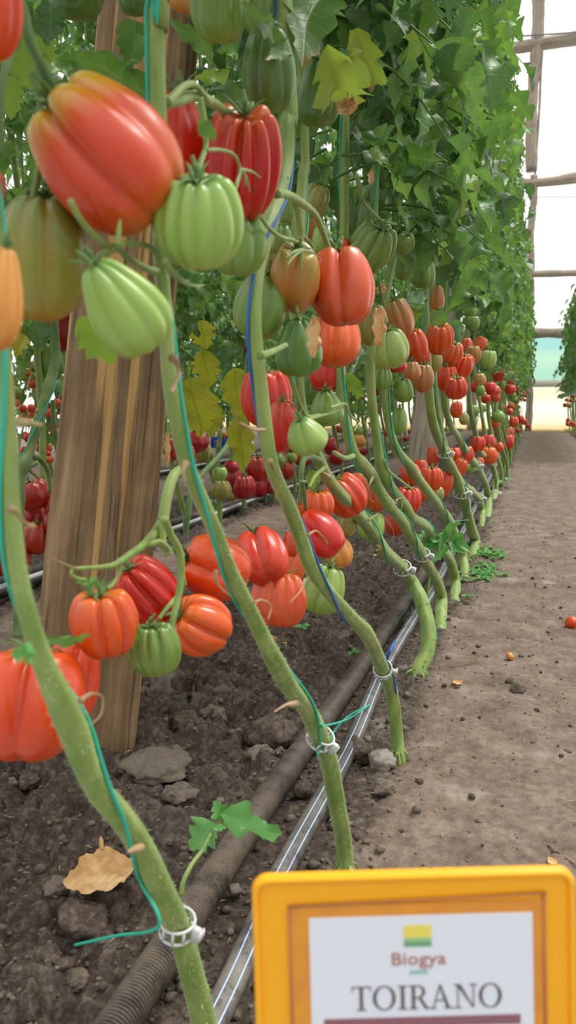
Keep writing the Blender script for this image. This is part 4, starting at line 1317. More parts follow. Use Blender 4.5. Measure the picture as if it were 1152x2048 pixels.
# -- greens behind the arching stalk
T(629, 402, 60, 64, 'olive', 'round', 20, 0, -.30, 'pale olive-green tomato behind the arching fruit stalk', seed=29)
T(574, 418, 36, 54, 'green', 'egg', 0, 0, -.30, 'narrow green tomato just right of the red streaked one', seed=30)
T(538, 448, 36, 92, 'amber', 'heart', 0, 0, -.27, 'yellow-orange tomato squeezed beside the green half-hidden one', seed=31)
T(558, 478, 56, 56, 'green', 'bell', 12, 10, -.245, 'green tomato with a large drooping calyx left of the stalk fork', seed=32)
T(538, 512, 44, 62, 'olive', 'round', 0, 0, -.29, 'shaded olive tomato behind the third stem', seed=33)
T(614, 452, 52, 48, 'turning', 'round', 0, 0, -.33, 'brownish tomato glimpsed through the fork of the stalk', seed=34)
T(640, 480, 34, 50, 'lgreen', 'egg', 0, 0, -.29, 'small light green tomato behind the coral-red lobed one', seed=35)
T(716, 437, 60, 68, 'dgreen', 'rib', 0, 0, -.275, 'dark ribbed green tomato under the stalk fork by the leaves', seed=36)
T(752, 398, 48, 54, 'dgreen', 'round', 15, 0, -.275, 'plain dark green tomato highest on the forked stalk', seed=37)
# -- the big pair and those below
T(588, 558, 108, 140, 'turning', 'lobe', 8, 34, -.198, 'brownish orange turning tomato with a star calyx on its crown', seed=38)
T(684, 576, 134, 148, 'coral', 'lobe', -4, -12, -.165, 'big coral-red lobed tomato in front of the brownish turning one', seed=39)
T(521, 612, 108, 126, 'green', 'egg', 14, 0, -.225, 'smooth green tomato behind the blue-tied stem', seed=40)
T(671, 676, 102, 116, 'orange', 'egg', 2, -18, -.212, 'smooth brick-orange tomato beneath the big coral-red one', seed=41)
T(597, 695, 96, 112, 'dgreen', 'heart', -3, 10, -.190, 'dark green pear-shaped tomato with a dead leaf on its side', seed=42)
T(655, 744, 74, 82, 'red', 'round', 0, 0, -.265, 'red tomato below the brick-orange one', seed=43)
T(612, 772, 60, 74, 'dgreen', 'egg', 0, 0, -.31, 'shaded green tomato behind the red ones below the dead leaf', seed=44)
T(532, 797, 106, 110, 'red', 'rib', -2, 8, -.255, 'broad red ribbed tomato behind the blue-tied stem', seed=45)
T(566, 852, 66, 102, 'striped', 'round', 0, 14, -.215, 'long red tomato left of the two pale green ones', seed=46)
T(654, 816, 68, 70, 'green', 'heart', -6, 10, -.232, 'green pear-necked tomato above the pale round-bellied one', seed=47)
T(613, 871, 80, 74, 'lgreen', 'heart', -24, 24, -.180, 'pale green squat tomato in front of the long red one', seed=48)
# -- the fruiting band along the row
T(743, 497, 90, 100, 'green', 'rib', 26, 24, -.215, 'large bright green ribbed tomato right of the big coral-red one', seed=49)
T(809, 487, 42, 42, 'green', 'lobe', 20, 30, -.205, 'small round green tomato hanging by itself right of the large ribbed green', seed=50)
T(806, 532, 36, 54, 'green', 'heart', -10, 0, -.245, 'green tomato half hidden below the small round one', seed=51)
T(832, 508, 32, 46, 'lgreen', 'rib', 0, 0, -.265, 'light green tomato behind the small round one', seed=52)
T(846, 548, 52, 54, 'green', 'bell', 4, 6, -.22, 'green deeply lobed tomato at the end of the green truss', seed=53)
T(688, 494, 24, 36, 'orange', 'round', 0, 0, -.25, 'orange sliver between the coral-red and the large green tomato', seed=54)
T(798, 637, 58, 76, 'turning', 'bell', -18, 8, -.20, 'tan-orange furrowed tomato above the bright green one', seed=55)
T(746, 652, 62, 78, 'olive', 'rib', -6, 12, -.225, 'ribbed olive tomato with a shrivelled leaf across it', seed=56)
T(782, 698, 74, 76, 'lgreen', 'bell', -8, 8, -.175, 'bright green five-lobed tomato in the middle of the fruit band', seed=57)
T(728, 648, 30, 62, 'red', 'round', 0, 0, -.265, 'red sliver behind the ribbed olive tomato', seed=58)
T(829, 689, 52, 56, 'red', 'rib', -14, 10, -.215, 'red furrowed tomato right of the bright green five-lobed one', seed=59)
T(842, 711, 38, 36, 'orange', 'rib', 0, 0, -.235, 'small orange-red tomato tucked beneath the red furrowed one', seed=60)
T(812, 668, 34, 44, 'orange', 'round', 0, 0, -.25, 'orange-red tomato between the tan furrowed and the red one', seed=61)
T(880, 678, 54, 62, 'orange', 'rib', 2, 24, -.20, 'orange-red pumpkin-ribbed tomato under a bright little leaf', seed=62)
T(903, 706, 46, 44, 'coral', 'rib', 18, 20, -.225, 'coral ribbed tomato just below the pumpkin-ribbed one', seed=63)
T(921, 733, 50, 52, 'red', 'rib', 16, 16, -.205, 'red ribbed tomato third down the red chain', seed=64)
T(893, 757, 44, 50, 'red', 'rib', 0, 10, -.235, 'dark red tomato at the back of the red chain', seed=65)
T(912, 776, 48, 44, 'red', 'pump', 0, 18, -.20, 'lowest red ribbed tomato of the red chain', seed=66)
T(795, 732, 38, 26, 'red', 'round', 0, 0, -.225, 'red tomato peeking from beneath the bright green five-lobed one', seed=67)
T(823, 742, 38, 38, 'turning', 'egg', 0, 0, -.215, 'tan tomato left of the one with a dry flower calyx', seed=68)
T(847, 757, 42, 56, 'turning', 'round', 0, 6, -.20, 'greenish orange tomato wrapped in a dry star calyx', seed=69)
T(765, 757, 38, 44, 'green', 'bell', 0, 0, -.235, 'green tomato under the bright green five-lobed one', seed=70)
T(806, 781, 40, 46, 'green', 'bell', -4, 12, -.205, 'green tomato under a dark curling stalk', seed=71)
T(716, 716, 44, 52, 'dgreen', 'round', 0, 0, -.28, 'dark green tomato in shade left of the bright green one', seed=72)
T(798, 842, 34, 54, 'green', 'egg', 0, 0, -.24, 'green tomato lowest on the truss before the second post', seed=73)
T(782, 800, 26, 50, 'dgreen', 'egg', 0, 0, -.265, 'dim green tomato behind the one with a dark curling stalk', seed=74)
T(868, 722, 32, 42, 'olive', 'round', 0, 0, -.225, 'yellowish green tomato left of the red chain', seed=75)
T(874, 598, 30, 52, 'turning', 'egg', 0, 0, -.225, 'brown-pink tomato hanging high behind green leaves', seed=76)
T(941, 622, 26, 30, 'green', 'round', 0, 0, -.22, 'green tomato highest on the distant truss by the leaves', seed=77)
T(945, 647, 28, 28, 'green', 'rib', 0, 0, -.205, 'green ribbed tomato below the highest distant one', seed=78)
T(959, 688, 26, 30, 'orange', 'lobe', 30, 0, -.21, 'orange lobed tomato above the pale green distant one', seed=79)
T(947, 710, 30, 36, 'turning', 'rib', 0, 8, -.20, 'yellow-brown ribbed tomato left of the pale green distant one', seed=80)
T(977, 719, 32, 36, 'lgreen', 'rib', 6, 0, -.20, 'pale green ribbed tomato of the distant truss', seed=81)
T(934, 691, 22, 30, 'coral', 'round', 0, 0, -.24, 'pinkish tomato behind the yellow-brown ribbed one', seed=82)
T(1004, 727, 24, 30, 'olive', 'heart', 0, 0, -.20, 'olive pear-shaped tomato near the leafy end of the row', seed=83)
T(997, 751, 24, 24, 'red', 'rib', 0, 0, -.20, 'red tomato below the olive pear-shaped one', seed=84)
T(960, 760, 24, 26, 'turning', 'round', 0, 0, -.22, 'orange-tan tomato at mid row just above a small green one', seed=85)
T(982, 777, 24, 26, 'red', 'round', 0, 0, -.20, 'red round tomato at mid row beside a green one', seed=86)
T(961, 782, 20, 22, 'green', 'round', 0, 0, -.20, 'green tomato left of the red round one at mid row', seed=87)
T(991, 793, 20, 22, 'orange', 'round', 0, 0, -.20, 'orange-red tomato just under the red round one at mid row', seed=88)
T(1003, 769, 18, 20, 'green', 'round', 0, 0, -.21, 'small green tomato right of the red round one at mid row', seed=89)
T(913, 820, 26, 32, 'red', 'rib', 0, 8, -.22, 'single red ribbed tomato hanging low before the second post', seed=90)
T(928, 838, 20, 24, 'olive', 'round', 0, 0, -.24, 'olive tomato low behind the single red ribbed one', seed=91)
# -- low trusses near the soil
T(58, 1408, 225, 215, 'red', 'lobe', 8, 10, -.272, 'giant red tomato low at the edge behind the first stem', seed=92, spin=1.2)
T(138, 1366, 118, 168, 'red', 'bell', 14, 4, -.305, 'red lobed tomato pressed against the giant one behind the first stem', seed=93)
T(207, 1247, 144, 130, 'orange', 'broad', -6, 20, -.245, 'orange-red tomato at the tip of the truss before the post', seed=94)
T(298, 1184, 122, 142, 'red', 'broad', -40, 22, -.280, 'red furrowed tomato between stalk and orange-red one', seed=95)
T(308, 1300, 106, 102, 'green', 'pump', -6, 16, -.232, 'green ribbed tomato, the lowest fruit in front of the post', seed=96)
T(403, 1252, 118, 112, 'orange', 'broad', -62, 24, -.235, 'orange-red tomato with deep clefts right of the lowest green one', seed=97)
T(433, 1137, 138, 132, 'red', 'lobe', -70, 6, -.245, 'red two-lobed tomato behind the second stem', seed=98)
T(524, 1114, 100, 114, 'red', 'lobe', -16, -30, -.255, 'red cleft tomato between second and third stem', seed=99)
T(557, 1199, 114, 106, 'orange', 'pump', 4, 6, -.240, 'orange ribbed tomato hanging low left of the third stem', seed=100, mat=M['coral'])
T(592, 1130, 42, 66, 'coral', 'rib', 10, 0, -.295, 'orange tomato wedged behind the third stem', seed=101)
T(647, 1180, 86, 98, 'lgreen', 'bell', 18, 8, -.225, 'light green smooth tomato behind the third stem near the soil', seed=102)
T(639, 1069, 84, 102, 'red', 'lobe', -48, -6, -.215, 'red tomato with a curled tendril right of the third stem', seed=103)
T(676, 1107, 58, 62, 'amber', 'lobe', -20, 0, -.260, 'amber-orange tomato behind the red one with a tendril', seed=104)
T(633, 1010, 78, 60, 'orange', 'rib', 0, 8, -.250, 'orange-red tomato directly under the dark bent stalk', seed=105)
T(693, 993, 80, 84, 'red', 'broad', -34, 14, -.240, 'red cleft tomato behind the fourth stem', seed=106)
T(748, 991, 46, 66, 'coral', 'rib', -12, 8, -.260, 'coral tomato between fourth and fifth stem', seed=107)
T(693, 1051, 42, 46, 'olive', 'lobe', 8, 0, -.255, 'olive-green lobed tomato beneath the red cleft one', seed=108)
T(742, 1053, 56, 56, 'lgreen', 'rib', 0, 8, -.245, 'light green round tomato low behind the fourth stem', seed=109)
T(795, 1046, 52, 50, 'orange', 'egg', -14, 0, -.245, 'orange-red tomato low between fifth and sixth stem', seed=110)
T(813, 1003, 60, 56, 'red', 'rib', 6, 10, -.225, 'bright red tomato right of the fifth stem', seed=111)
T(584, 1088, 34, 50, 'red', 'rib', 0, 0, -.30, 'shaded red tomato between two bigger red ones at the third stem', seed=112)
T(715, 962, 34, 34, 'orange', 'round', 0, 0, -.30, 'orange-red tomato behind the crown of the red cleft one', seed=113)
T(822, 951, 42, 44, 'red', 'rib', -10, 8, -.245, 'red tomato at the left of the trio by the sixth stem', seed=114)
T(862, 958, 48, 46, 'red', 'rib', 0, 10, -.215, 'central red tomato of the trio by the sixth stem', seed=115)
T(889, 968, 34, 50, 'red', 'rib', 10, 0, -.235, 'red tomato at the right of the trio by the sixth stem', seed=116)
T(874, 988, 30, 30, 'olive', 'rib', 0, 0, -.225, 'yellow-green small tomato under the red trio', seed=117)
T(838, 934, 32, 30, 'orange', 'rib', 0, 0, -.26, 'orange-red tomato on top of the red trio', seed=118)
T(842, 988, 30, 30, 'red', 'round', 0, 0, -.26, 'dark red tomato behind and below the red trio', seed=119)
T(919, 937, 28, 38, 'red', 'rib', 20, 6, -.215, 'red long-ribbed tomato right of the ninth stem', seed=120)
T(906, 909, 30, 28, 'red', 'rib', 0, 0, -.24, 'red tomato just above the long-ribbed one', seed=121)
T(866, 914, 24, 40, 'red', 'rib', 0, 0, -.255, 'red tomato deep between eighth and ninth stem', seed=122)
T(931, 910, 34, 36, 'red', 'rib', 0, 0, -.225, 'red tomato behind the tenth stem', seed=123)
T(956, 888, 28, 30, 'red', 'rib', 0, 0, -.215, 'red tomato on top of the cluster above the orange one', seed=124)
T(976, 884, 26, 30, 'red', 'rib', 0, 0, -.22, 'red tomato at the back above the orange one', seed=125)
T(977, 911, 36, 34, 'orange', 'pump', 0, 10, -.20, 'orange squat tomato low beside the eleventh stem', seed=126)
T(959, 925, 18, 20, 'orange', 'round', 0, 0, -.22, 'small orange-red tomato left of the orange squat one', seed=127)
T(943, 936, 22, 16, 'lgreen', 'round', 0, 0, -.23, 'small green tomato in shade under the reds at the tenth stem', seed=128)
T(1014, 884, 28, 30, 'red', 'pump', 0, 10, -.195, 'red squat tomato low at the far part of the pipes', seed=129)
T(1016, 866, 22, 20, 'red', 'rib', 0, 0, -.20, 'red tomato just above the far red squat one', seed=130)
T(989, 845, 20, 24, 'red', 'rib', 0, 0, -.22, 'red tomato above the far pair by the pipes', seed=131)
T(1028, 844, 20, 21, 'red', 'lobe', 0, 0, -.12, 'first red tomato of the truss sticking out into the aisle', seed=132)
T(1041, 838, 14, 14, 'red', 'round', 0, 0, -.105, 'second red tomato of the truss sticking out into the aisle', seed=133)
T(1049, 844, 14, 12, 'red', 'round', 0, 0, -.085, 'third red tomato of the truss sticking out into the aisle', seed=134)
T(1056, 852, 12, 9, 'red', 'round', 0, 0, -.07, 'outermost red tomato of the truss sticking out into the aisle', seed=135)
# -- fallen fruit on the aisle
p = on_z(1143, 1255, .0); d = depth_of(p)
T(1143, 1245, 25, 26, 'red', 'ball', 60, 20, 0, 'small shiny red tomato lying on the open aisle', depth=d, seed=136, calyx=False)
T(1020, 1313, 17, 14, 'amber', 'round', 40, 0, 0, 'tiny shrivelled yellow tomato lying on the aisle', depth=depth_of(on_z(1020, 1319)), seed=137, calyx=False)
T(1037, 873, 12, 12, 'lgreen', 'round', 0, 0, 0, 'green tomato resting on the soil at the far end of the pipes', depth=depth_of(on_z(1037, 879)), seed=138, calyx=False)

# -- second row (darker fruit)
X2 = -1.22
SECOND = [
    (69, 990, 70, 58, 'crimson', 'rib', -20, 'crimson furrowed tomato on top of the heap left of the post'),
    (108, 1016, 40, 52, 'crimson', 'rib', 10, 'crimson tomato half behind the post edge'),
    (68, 1032, 52, 52, 'crimson', 'lobe', 0, 'pinkish crimson tomato in the middle of the heap left of the post'),
    (72, 1077, 54, 62, 'crimson', 'rib', 10, 'dark crimson tomato at the bottom of the heap left of the post'),
    (104, 1050, 34, 60, 'crimson', 'round', 0, 'rosy tomato touching the post edge in the heap'),
    (28, 1110, 66, 80, 'crimson', 'round', 0, 'crimson tomato behind the first stem low on the left'),
    (-4, 1116, 50, 74, 'crimson', 'round', 0, 'crimson tomato cut by the edge low behind the first stem'),
    (126, 660, 52, 84, 'crimson', 'egg', 0, 'shaded dark red tomato between green stem and post'),
    (98, 722, 60, 74, 'green', 'egg', 0, 'green tomato hanging behind the dark stem left of the post'),
    (95, 640, 30, 60, 'coral', 'egg', 0, 'pinkish tomato behind the dark stem left of the post'),
    (391, 885, 52, 44, 'crimson', 'round', 0, 'crimson tomato under the yellow hanging leaf'),
    (407, 906, 38, 38, 'olive', 'round', 0, 'brownish green tomato beside the one under the yellow leaf'),
    (346, 897, 36, 46, 'crimson', 'rib', 0, 'crimson ribbed tomato right of the post behind the second stem'),
    (378, 908, 26, 34, 'crimson', 'rib', 0, 'small dark red tomato between post and yellow leaf'),
    (320, 640, 24, 50, 'coral', 'egg', 0, 'orange-brown tomato glimpsed between post and second stem'),
    (487, 974, 50, 46, 'crimson', 'pump', 0, 'crimson ribbed tomato in the middle of the dark cluster'),
    (515, 938, 50, 50, 'crimson', 'rib', 0, 'crimson tomato at the top of the dark cluster'),
    (466, 955, 40, 42, 'crimson', 'rib', 0, 'dark red tomato behind the yellow leaf tip in the cluster'),
    (441, 979, 42, 38, 'olive', 'pump', 0, 'olive ribbed tomato at the left end of the dark cluster'),
    (440, 948, 30, 28, 'lgreen', 'rib', 0, 'light green tomato above the olive ribbed one'),
    (517, 975, 40, 38, 'crimson', 'round', 0, 'dark red tomato low in the dark cluster'),
    (541, 965, 36, 46, 'crimson', 'round', 0, 'dark red tomato in the cluster touching the third stem'),
    (463, 934, 32, 24, 'crimson', 'round', 0, 'red tomato at the back of the dark cluster'),
    (462, 992, 26, 18, 'olive', 'round', 0, 'olive tomato beneath the dark cluster'),
    (571, 941, 34, 36, 'crimson', 'rib', 0, 'crimson tomato right of the third stem'),
    (584, 915, 22, 20, 'lgreen', 'rib', 0, 'small pale green tomato right of the third stem'),
    (608, 917, 40, 30, 'crimson', 'rib', 0, 'crimson tomato under the pale green squat one'),
    (558, 912, 28, 30, 'crimson', 'rib', 0, 'crimson tomato between third stem and long red one'),
    (660, 892, 26, 36, 'crimson', 'round', 0, 'crimson tomato seen left of the fifth stem'),
    (672, 913, 30, 34, 'crimson', 'rib', 0, 'crimson tomato beneath the green fork of the fifth stem'),
    (500, 892, 22, 20, 'olive', 'round', 0, 'small olive tomato above the dark cluster'),
    (718, 882, 28, 24, 'amber', 'egg', 0, 'brownish yellow tomato between fifth and sixth stem'),
    (715, 862, 24, 22, 'lgreen', 'round', 0, 'small light green tomato above the brownish yellow one'),
    (478, 668, 34, 36, 'green', 'lobe', 0, 'small green tomato low behind the smooth green one'),
    (496, 680, 26, 44, 'crimson', 'egg', 0, 'dark red tomato in shade left of the third stem'),
]
for i, (x, y, w, h, c, k, ro, lb) in enumerate(SECOND):
    T(x, y, w, h, c, k, ro, 8, X2 + .05 * math.sin(i * 2.1), lb, seed=300 + i)

# -- further fruit of the aisle row: nothing tells one from another at that distance
gr = np.random.default_rng(21)
FAR = {'red': ('small distant red tomato hanging in the far stretch of the aisle row', 'distant red tomatoes of the aisle row'),
       'orange': ('small distant orange tomato hanging in the far stretch of the aisle row', 'distant orange tomatoes of the aisle row'),
       'green': ('small distant green tomato hanging in the far stretch of the aisle row', 'distant green tomatoes of the aisle row')}
for k in range(88):
    y = 3.6 + (k / 88) ** 1.15 * 10.2; low = k % 3 == 0
    z = gr.uniform(.12, .30) if low else gr.uniform(.42, .78)
    c = gr.choice(['red', 'orange', 'green'], p=[.85, .1, .05] if low else [.36, .24, .40])
    R = gr.uniform(.024, .034); kd = ['rib', 'pump', 'round'][k % 3]
    x = gr.uniform(-.32, -.17) if low else gr.uniform(-.30, -.12)
    far_tomato((x, y, z), R, R * .85, c, kd, k % 2, *FAR[c], (gr.uniform(-.4, .4), gr.uniform(-.4, .4), gr.uniform(0, 6)), cal=y < 7)
for k in range(40):
    y = 3.4 + gr.uniform() ** 1.1 * 7.5; z = gr.choice([gr.uniform(.12, .32), gr.uniform(.4, .7)])
    c = gr.choice(['crimson', 'green'], p=[.8, .2]); R = gr.uniform(.03, .04)
    far_tomato((-1.25 + gr.normal() * .06, y, z), R, R * .85, c, 'rib', k % 2,
               'distant dark red tomato in the second row' if c == 'crimson' else 'distant green tomato in the second row',
               'distant dark red tomatoes of the second row' if c == 'crimson' else 'distant green tomatoes of the second row', (0, gr.uniform(-.4, .4), gr.uniform(0, 6)), cal=y < 5)
for k in range(30):
    y = 8.5 + gr.uniform() * 5.5; low = k % 3 == 0; z = gr.uniform(.14, .26) if low else gr.uniform(.45, .85)
    c = gr.choice(['orange', 'olive', 'coral'], p=[.5, .25, .25]); R = gr.uniform(.024, .034)
    nm = {'orange': 'orange', 'olive': 'olive-green', 'coral': 'pale coral'}[c]
    far_tomato((.47 + gr.normal() * .05, y, z), R, R * .9, c, 'round', k % 2, 'distant %s tomato in the row across the aisle' % nm, 'distant %s tomatoes across the aisle' % nm, (0, 0, gr.uniform(0, 6)), cal=False)
# third row: strings of small round fruit
for q, (px, py) in enumerate([(58, 745), (80, 765), (95, 812), (66, 835), (75, 880), (108, 850), (28, 790), (338, 872), (440, 860), (118, 790), (355, 850), (585, 880), (90, 905), (48, 900)]):
    for j in range(6):
        p = on_x(px + gr.normal() * 9, py + gr.normal() * 13, -2.32 + gr.normal() * .04)
        c = gr.choice(['red', 'coral', 'lgreen'], p=[.5, .4, .1]); R = gr.uniform(.017, .024); p[2] = max(p[2], .05)
        nm = {'red': 'red', 'coral': 'rosy', 'lgreen': 'light green'}[c]
        far_tomato(tuple(p), R, R, c, 'ball', 0, 'small round %s tomato strung in the third row, seen past the stems' % nm, 'small round %s tomatoes of the third row' % nm, (0, 0, gr.uniform(0, 6)), name='small_tomato', cal=False)

# ------------------------------------------------------------------ vines further on and in the other rows
def vine_pool(tag_, zlo, ztop, n, ll, tpls, hw, nvar=4, leanx=-.10, leany=-.22, dark=False, r=.0095):
    out = []
    for v in range(nvar):
        g2 = np.random.default_rng(900 + v * 7 + len(tag_)); jx, jy = g2.normal() * .02, g2.normal() * .05
        pts = np.array([(0, 0, -.01), (.004, 0, .08), (leanx * .4, leany * .45, .25), (leanx * .8, leany * .9 + jy, .46), (leanx + jx, leany + jy, .8), (leanx - jx, leany, 1.5), (leanx, leany, ztop - .15)])
        m, P, R = stem_mb(pts, r, .0055, v + 30, 8, 4, 60)
        # bent stalks that carry the fruit
        st = MB()
        for zz, s in ((.62, 1), (.42, -1), (.74, -1)):
            k = int(np.argmin(abs(P[:, 2] - zz))); b = P[k]
            tube(st, smooth_path([b, b + [.05 * (1 if v % 2 else -.4), s * .03, .03], b + [.07 * (1 if v % 2 else -.4), s * .06, -.04], b + [.07 * (1 if v % 2 else -.4), s * .07, -.12]], 9), [.003, .0025, .0018], 5)
        cb = canopy(700 + v + len(tag_) * 11, n, zlo, ztop, hw, tpls, org=(leanx, leany, 0), ll=ll)
        out.append((m.mesh('stem', M['stem_dark' if dark else 'stem']), st.mesh('truss_stalk', M['stem']), cb.mesh('foliage', M['leaf'])))
    return out


def plant_rows(pool, xs, ys, label, group, rng, cut=0, rot=True):
    for i, y in enumerate(ys):
        sm, tm, fm = pool[i % len(pool)]
        e = empty('tomato_vine', (xs + rng.normal() * .012, y + rng.normal() * .03, 0), label, 'tomato plant', group)
        link('stem', sm, e); link('truss_stalk', tm, e); f = link('foliage', fm, e)
        s = rng.uniform(.93, 1.06); f.scale = (s, 1, 1)


gp = np.random.default_rng(5)
PA = vine_pool('aisle', .74, ZT, 130, .062, TPL_MID, hw_row)
PAF = vine_pool('aislefar', .76, ZT, 140, .056, TPL_LO, lambda z: hw_row(z) * 1.12)
plant_rows(PA, -.175, np.arange(4.45, 7.6, .30), 'tomato vine in the middle stretch of the aisle row, leafy above bare stems', 'vines in the middle stretch of the aisle row', gp)
plant_rows(PAF, -.175, np.arange(7.7, 14.2, .31), 'tomato vine in the far stretch of the aisle row towards the end wall', 'vines in the far stretch of the aisle row', gp)
PB = vine_pool('second', .72, 2.6, 80, .072, TPL_MID, lambda z: .24, leanx=-.03, leany=-.15, r=.011)
plant_rows(PB, -1.24, np.arange(1.15, 4.6, .36), 'tomato vine of the second row behind the posts', 'vines of the second row near the posts', gp)
PC = vine_pool('secondfar', .72, 2.6, 65, .08, TPL_LO, lambda z: .26, leanx=-.03, leany=-.15, r=.011)
plant_rows(PC, -1.24, np.arange(4.7, 13.5, .42), 'tomato vine far along the second row', 'vines far along the second row', gp)
PD = vine_pool('third', .40, 2.5, 100, .085, TPL_LO, lambda z: .28, leanx=-.02, leany=-.1, r=.011)
plant_rows(PD, -2.36, np.arange(2.4, 12, .50), 'tomato vine of the third row with thin foliage', 'vines of the third row', gp)
plant_rows(PD, -3.5, np.arange(4.0, 12.5, .6), 'tomato vine of the fourth row with light shining through', 'vines of the fourth row', gp)
PE = vine_pool('across', .70, 1.95, 60, .07, TPL_LO, lambda z: .20 if z < 1.3 else .16, leanx=-.06, leany=-.12)
plant_rows(PE, .60, np.arange(7.4, 13.9, .34), 'leafy tomato vine in the row across the aisle', 'vines of the row across the aisle', gp)

# the thick leaning stem of the second row beside the post
root = on_x(30, 1120, -1.05); root[2] = 0
e = empty('tomato_vine', root, 'thick dark-stemmed vine of the second row, leaning between first stem and post', 'tomato plant')
pts = [root - [0, 0, .01]] + [on_x(x, y, -1.08) for x, y in ((38, 970), (60, 905), (78, 830), (98, 765), (112, 715), (110, 660), (104, 600), (98, 500), (104, 380))]
m, P, R = stem_mb(np.array(pts) - root, .013, .010, 77, 12, 5, 90); m.build('stem', M['stem_dark'], e)
def bit(pts, r, nm='truss_stalk', mat='stem_dark', X=-1.08):
    mb = MB(); tube(mb, smooth_path(np.array([on_x(x, y, X) for x, y in pts]) - root, 20), r, 8); mb.build(nm, M[mat], e)
bit([(64, 912), (80, 918), (96, 945), (100, 985)], [.007, .006, .005])
bit([(44, 950), (58, 932), (72, 925)], [.008, .008, .008])
bit([(54, 938), (66, 946), (78, 958)], [.005, .004, .002], 'leaf_stub', 'dry')
bit([(78, 815), (82, 818), (72, 822)], [.006, .004, .003], 'leaf_stub', 'dry')
bit([(106, 800), (108, 850), (118, 905)], [.006, .006, .005])
tw = twine_mb(P + root, R, 24, 70, 1.2, .0016, 1.0); tag(tw.build('twine', M['twine_teal']), 'green string along the thick dark stem left of the post', 'string')
# leaning stems of the second row seen between the second and third stem
for i, (pts, lb) in enumerate([
    ([(372, 1078), (374, 1030), (384, 985), (400, 955), (430, 920), (458, 885), (480, 820), (490, 700)], 'second-row vine leaning up to the yellow leaves between second and third stem'),
    ([(474, 1012), (488, 1000), (500, 985), (505, 940)], 'second-row vine rooted under the dark cluster'),
    ([(434, 1040), (430, 1005), (428, 985), (434, 930), (440, 860)], 'second-row vine with white clip left of the dark cluster'),
    ([(530, 1005), (531, 985), (533, 940), (530, 860)], 'second-row vine rooted by the dark cluster end near the third stem'),
]):
    rt = on_z(pts[0][0], pts[0][1]); X = rt[0]
    e = empty('tomato_vine', rt, lb, 'tomato plant'); W = [on_x(x, y, X) for x, y in pts]; W[0] = np.array([rt[0], rt[1], -.01])
    m, P, R = stem_mb(np.array(W) - rt, .012, .009, 80 + i, 10, 4, 50); m.build('stem', M['stem_dark'], e)
    if i in (0, 2): clip(P[12] + rt, np.array([.2, .1, .95]), .014, ('white clip on the leaning second-row stem' if i == 0 else 'white clip on the second-row stem left of the dark cluster'), C_RT)

# ------------------------------------------------------------------ weeds and seedlings
def seedling(px, py, h, lab, seed, spread=.6, n=5, name='seedling', mat='leaf_bright', w=.55):
    p = on_z(px, py, .002); s = h * depth_of(p) / FPX; g = np.random.default_rng(seed)
    e = empty(name, p, lab, 'seedling'); mb = MB(); tube(mb, smooth_path([(0, 0, -.004), (s * .08, 0, s * .4), (0, 0, s * .8)], 9), [s * .035, s * .025, s * .02], 6); mb.build('stem', M['stem'], e)
    for k in range(n):
        a = 2 * PI * k / n + g.uniform(0, 1); zz = s * g.uniform(.45, .8); b = np.array([0, 0, zz]); t = b + s * spread * np.array([math.cos(a), math.sin(a), g.uniform(.0, .5)])
        sheet_leaf(None, b, t, np.linalg.norm(t - b) * w, mat, seed + k, face=np.array([0, -.2, 1]), nu=9, nv=7, droop=.25).parent = e
    return e


seedling(605, 1276, 34, 'small green weed seedling on the bed left of the pipes', 1)
seedling(706, 1322, 30, 'tiny seedling against the corrugated pipe', 2)
seedling(934, 1205, 24, 'little weed beside the sixth stem base', 3)
seedling(985, 1053, 14, 'pale weed sprig on the aisle edge', 4)
seedling(1012, 975, 20, 'single bright leaf sprouting at the aisle edge', 5, 1.1, 2, w=.9)
wg = np.random.default_rng(9)
for lab, px, py, ww, hh, n in (('patch of bright feathery weeds near the seventh stem', 955, 1142, 42, 18, 70), ('smaller patch of bright weeds further along the aisle edge', 978, 1108, 30, 9, 40)):
    mb = MB()
    for k in range(n):
        p = on_z(px + wg.normal() * ww * .5, py + wg.normal() * hh * .5, .004); L = .022
        for j in range(4):
            a = wg.uniform(0, 6.28); d = np.array([math.cos(a), math.sin(a), wg.uniform(.1, .8)])
            put_leaflet(mb, TPL_LO[j], p, d, (0, 0, 1), L * wg.uniform(.5, 1.1))
    o = mb.build('weed_patch', M['leaf_bright']); tag(o, lab, 'weeds', kind='stuff')

# green shoot beside the first stem
rt = on_x(364, 1782, -.25)
e = empty('side_shoot', rt, 'green side shoot with two broad leaves beside the first stem', 'shoot')
pp = [on_x(364, 1790, -.250), on_x(366, 1765, -.250), on_x(384, 1728, -.248), on_x(405, 1700, -.246), on_x(416, 1678, -.245)]
mb = MB(); tube(mb, smooth_path(np.array(pp) - rt, 24), [.0022, .0018, .0015], 8); mb.build('stem', M['stem'], e)
mb = MB(); tube(mb, smooth_path(np.array([pp[-1], on_x(432, 1652, -.245), on_x(455, 1628, -.243)]) - rt, 12), [.0014, .0011, .0009], 7); mb.build('stalk', M['stem'], e)
up = norm(np.array([.25, -.55, .8]))
def shoot_leaf(b, t, w, X, Xt, sd, fold=.2):
    bw, tw = on_x(b[0], b[1], X), on_x(t[0], t[1], Xt); s = w * depth_of(bw) / FPX
    sheet_leaf(e, bw, tw, s, 'leaf_bright', sd, face=norm(CAM - bw) * .7 + np.array([0, 0, .5]), fold=fold, lobe=.22, droop=.05, nu=20, nv=11, teeth=3.5)
shoot_leaf((428, 1645), (378, 1700), 74, -.245, -.262, 3)
shoot_leaf((440, 1628), (572, 1668), 72, -.243, -.20, 5, .3)
shoot_leaf((445, 1640), (430, 1600), 40, -.243, -.25, 8)
shoot_leaf((425, 1655), (455, 1655), 18, -.244, -.235, 9)
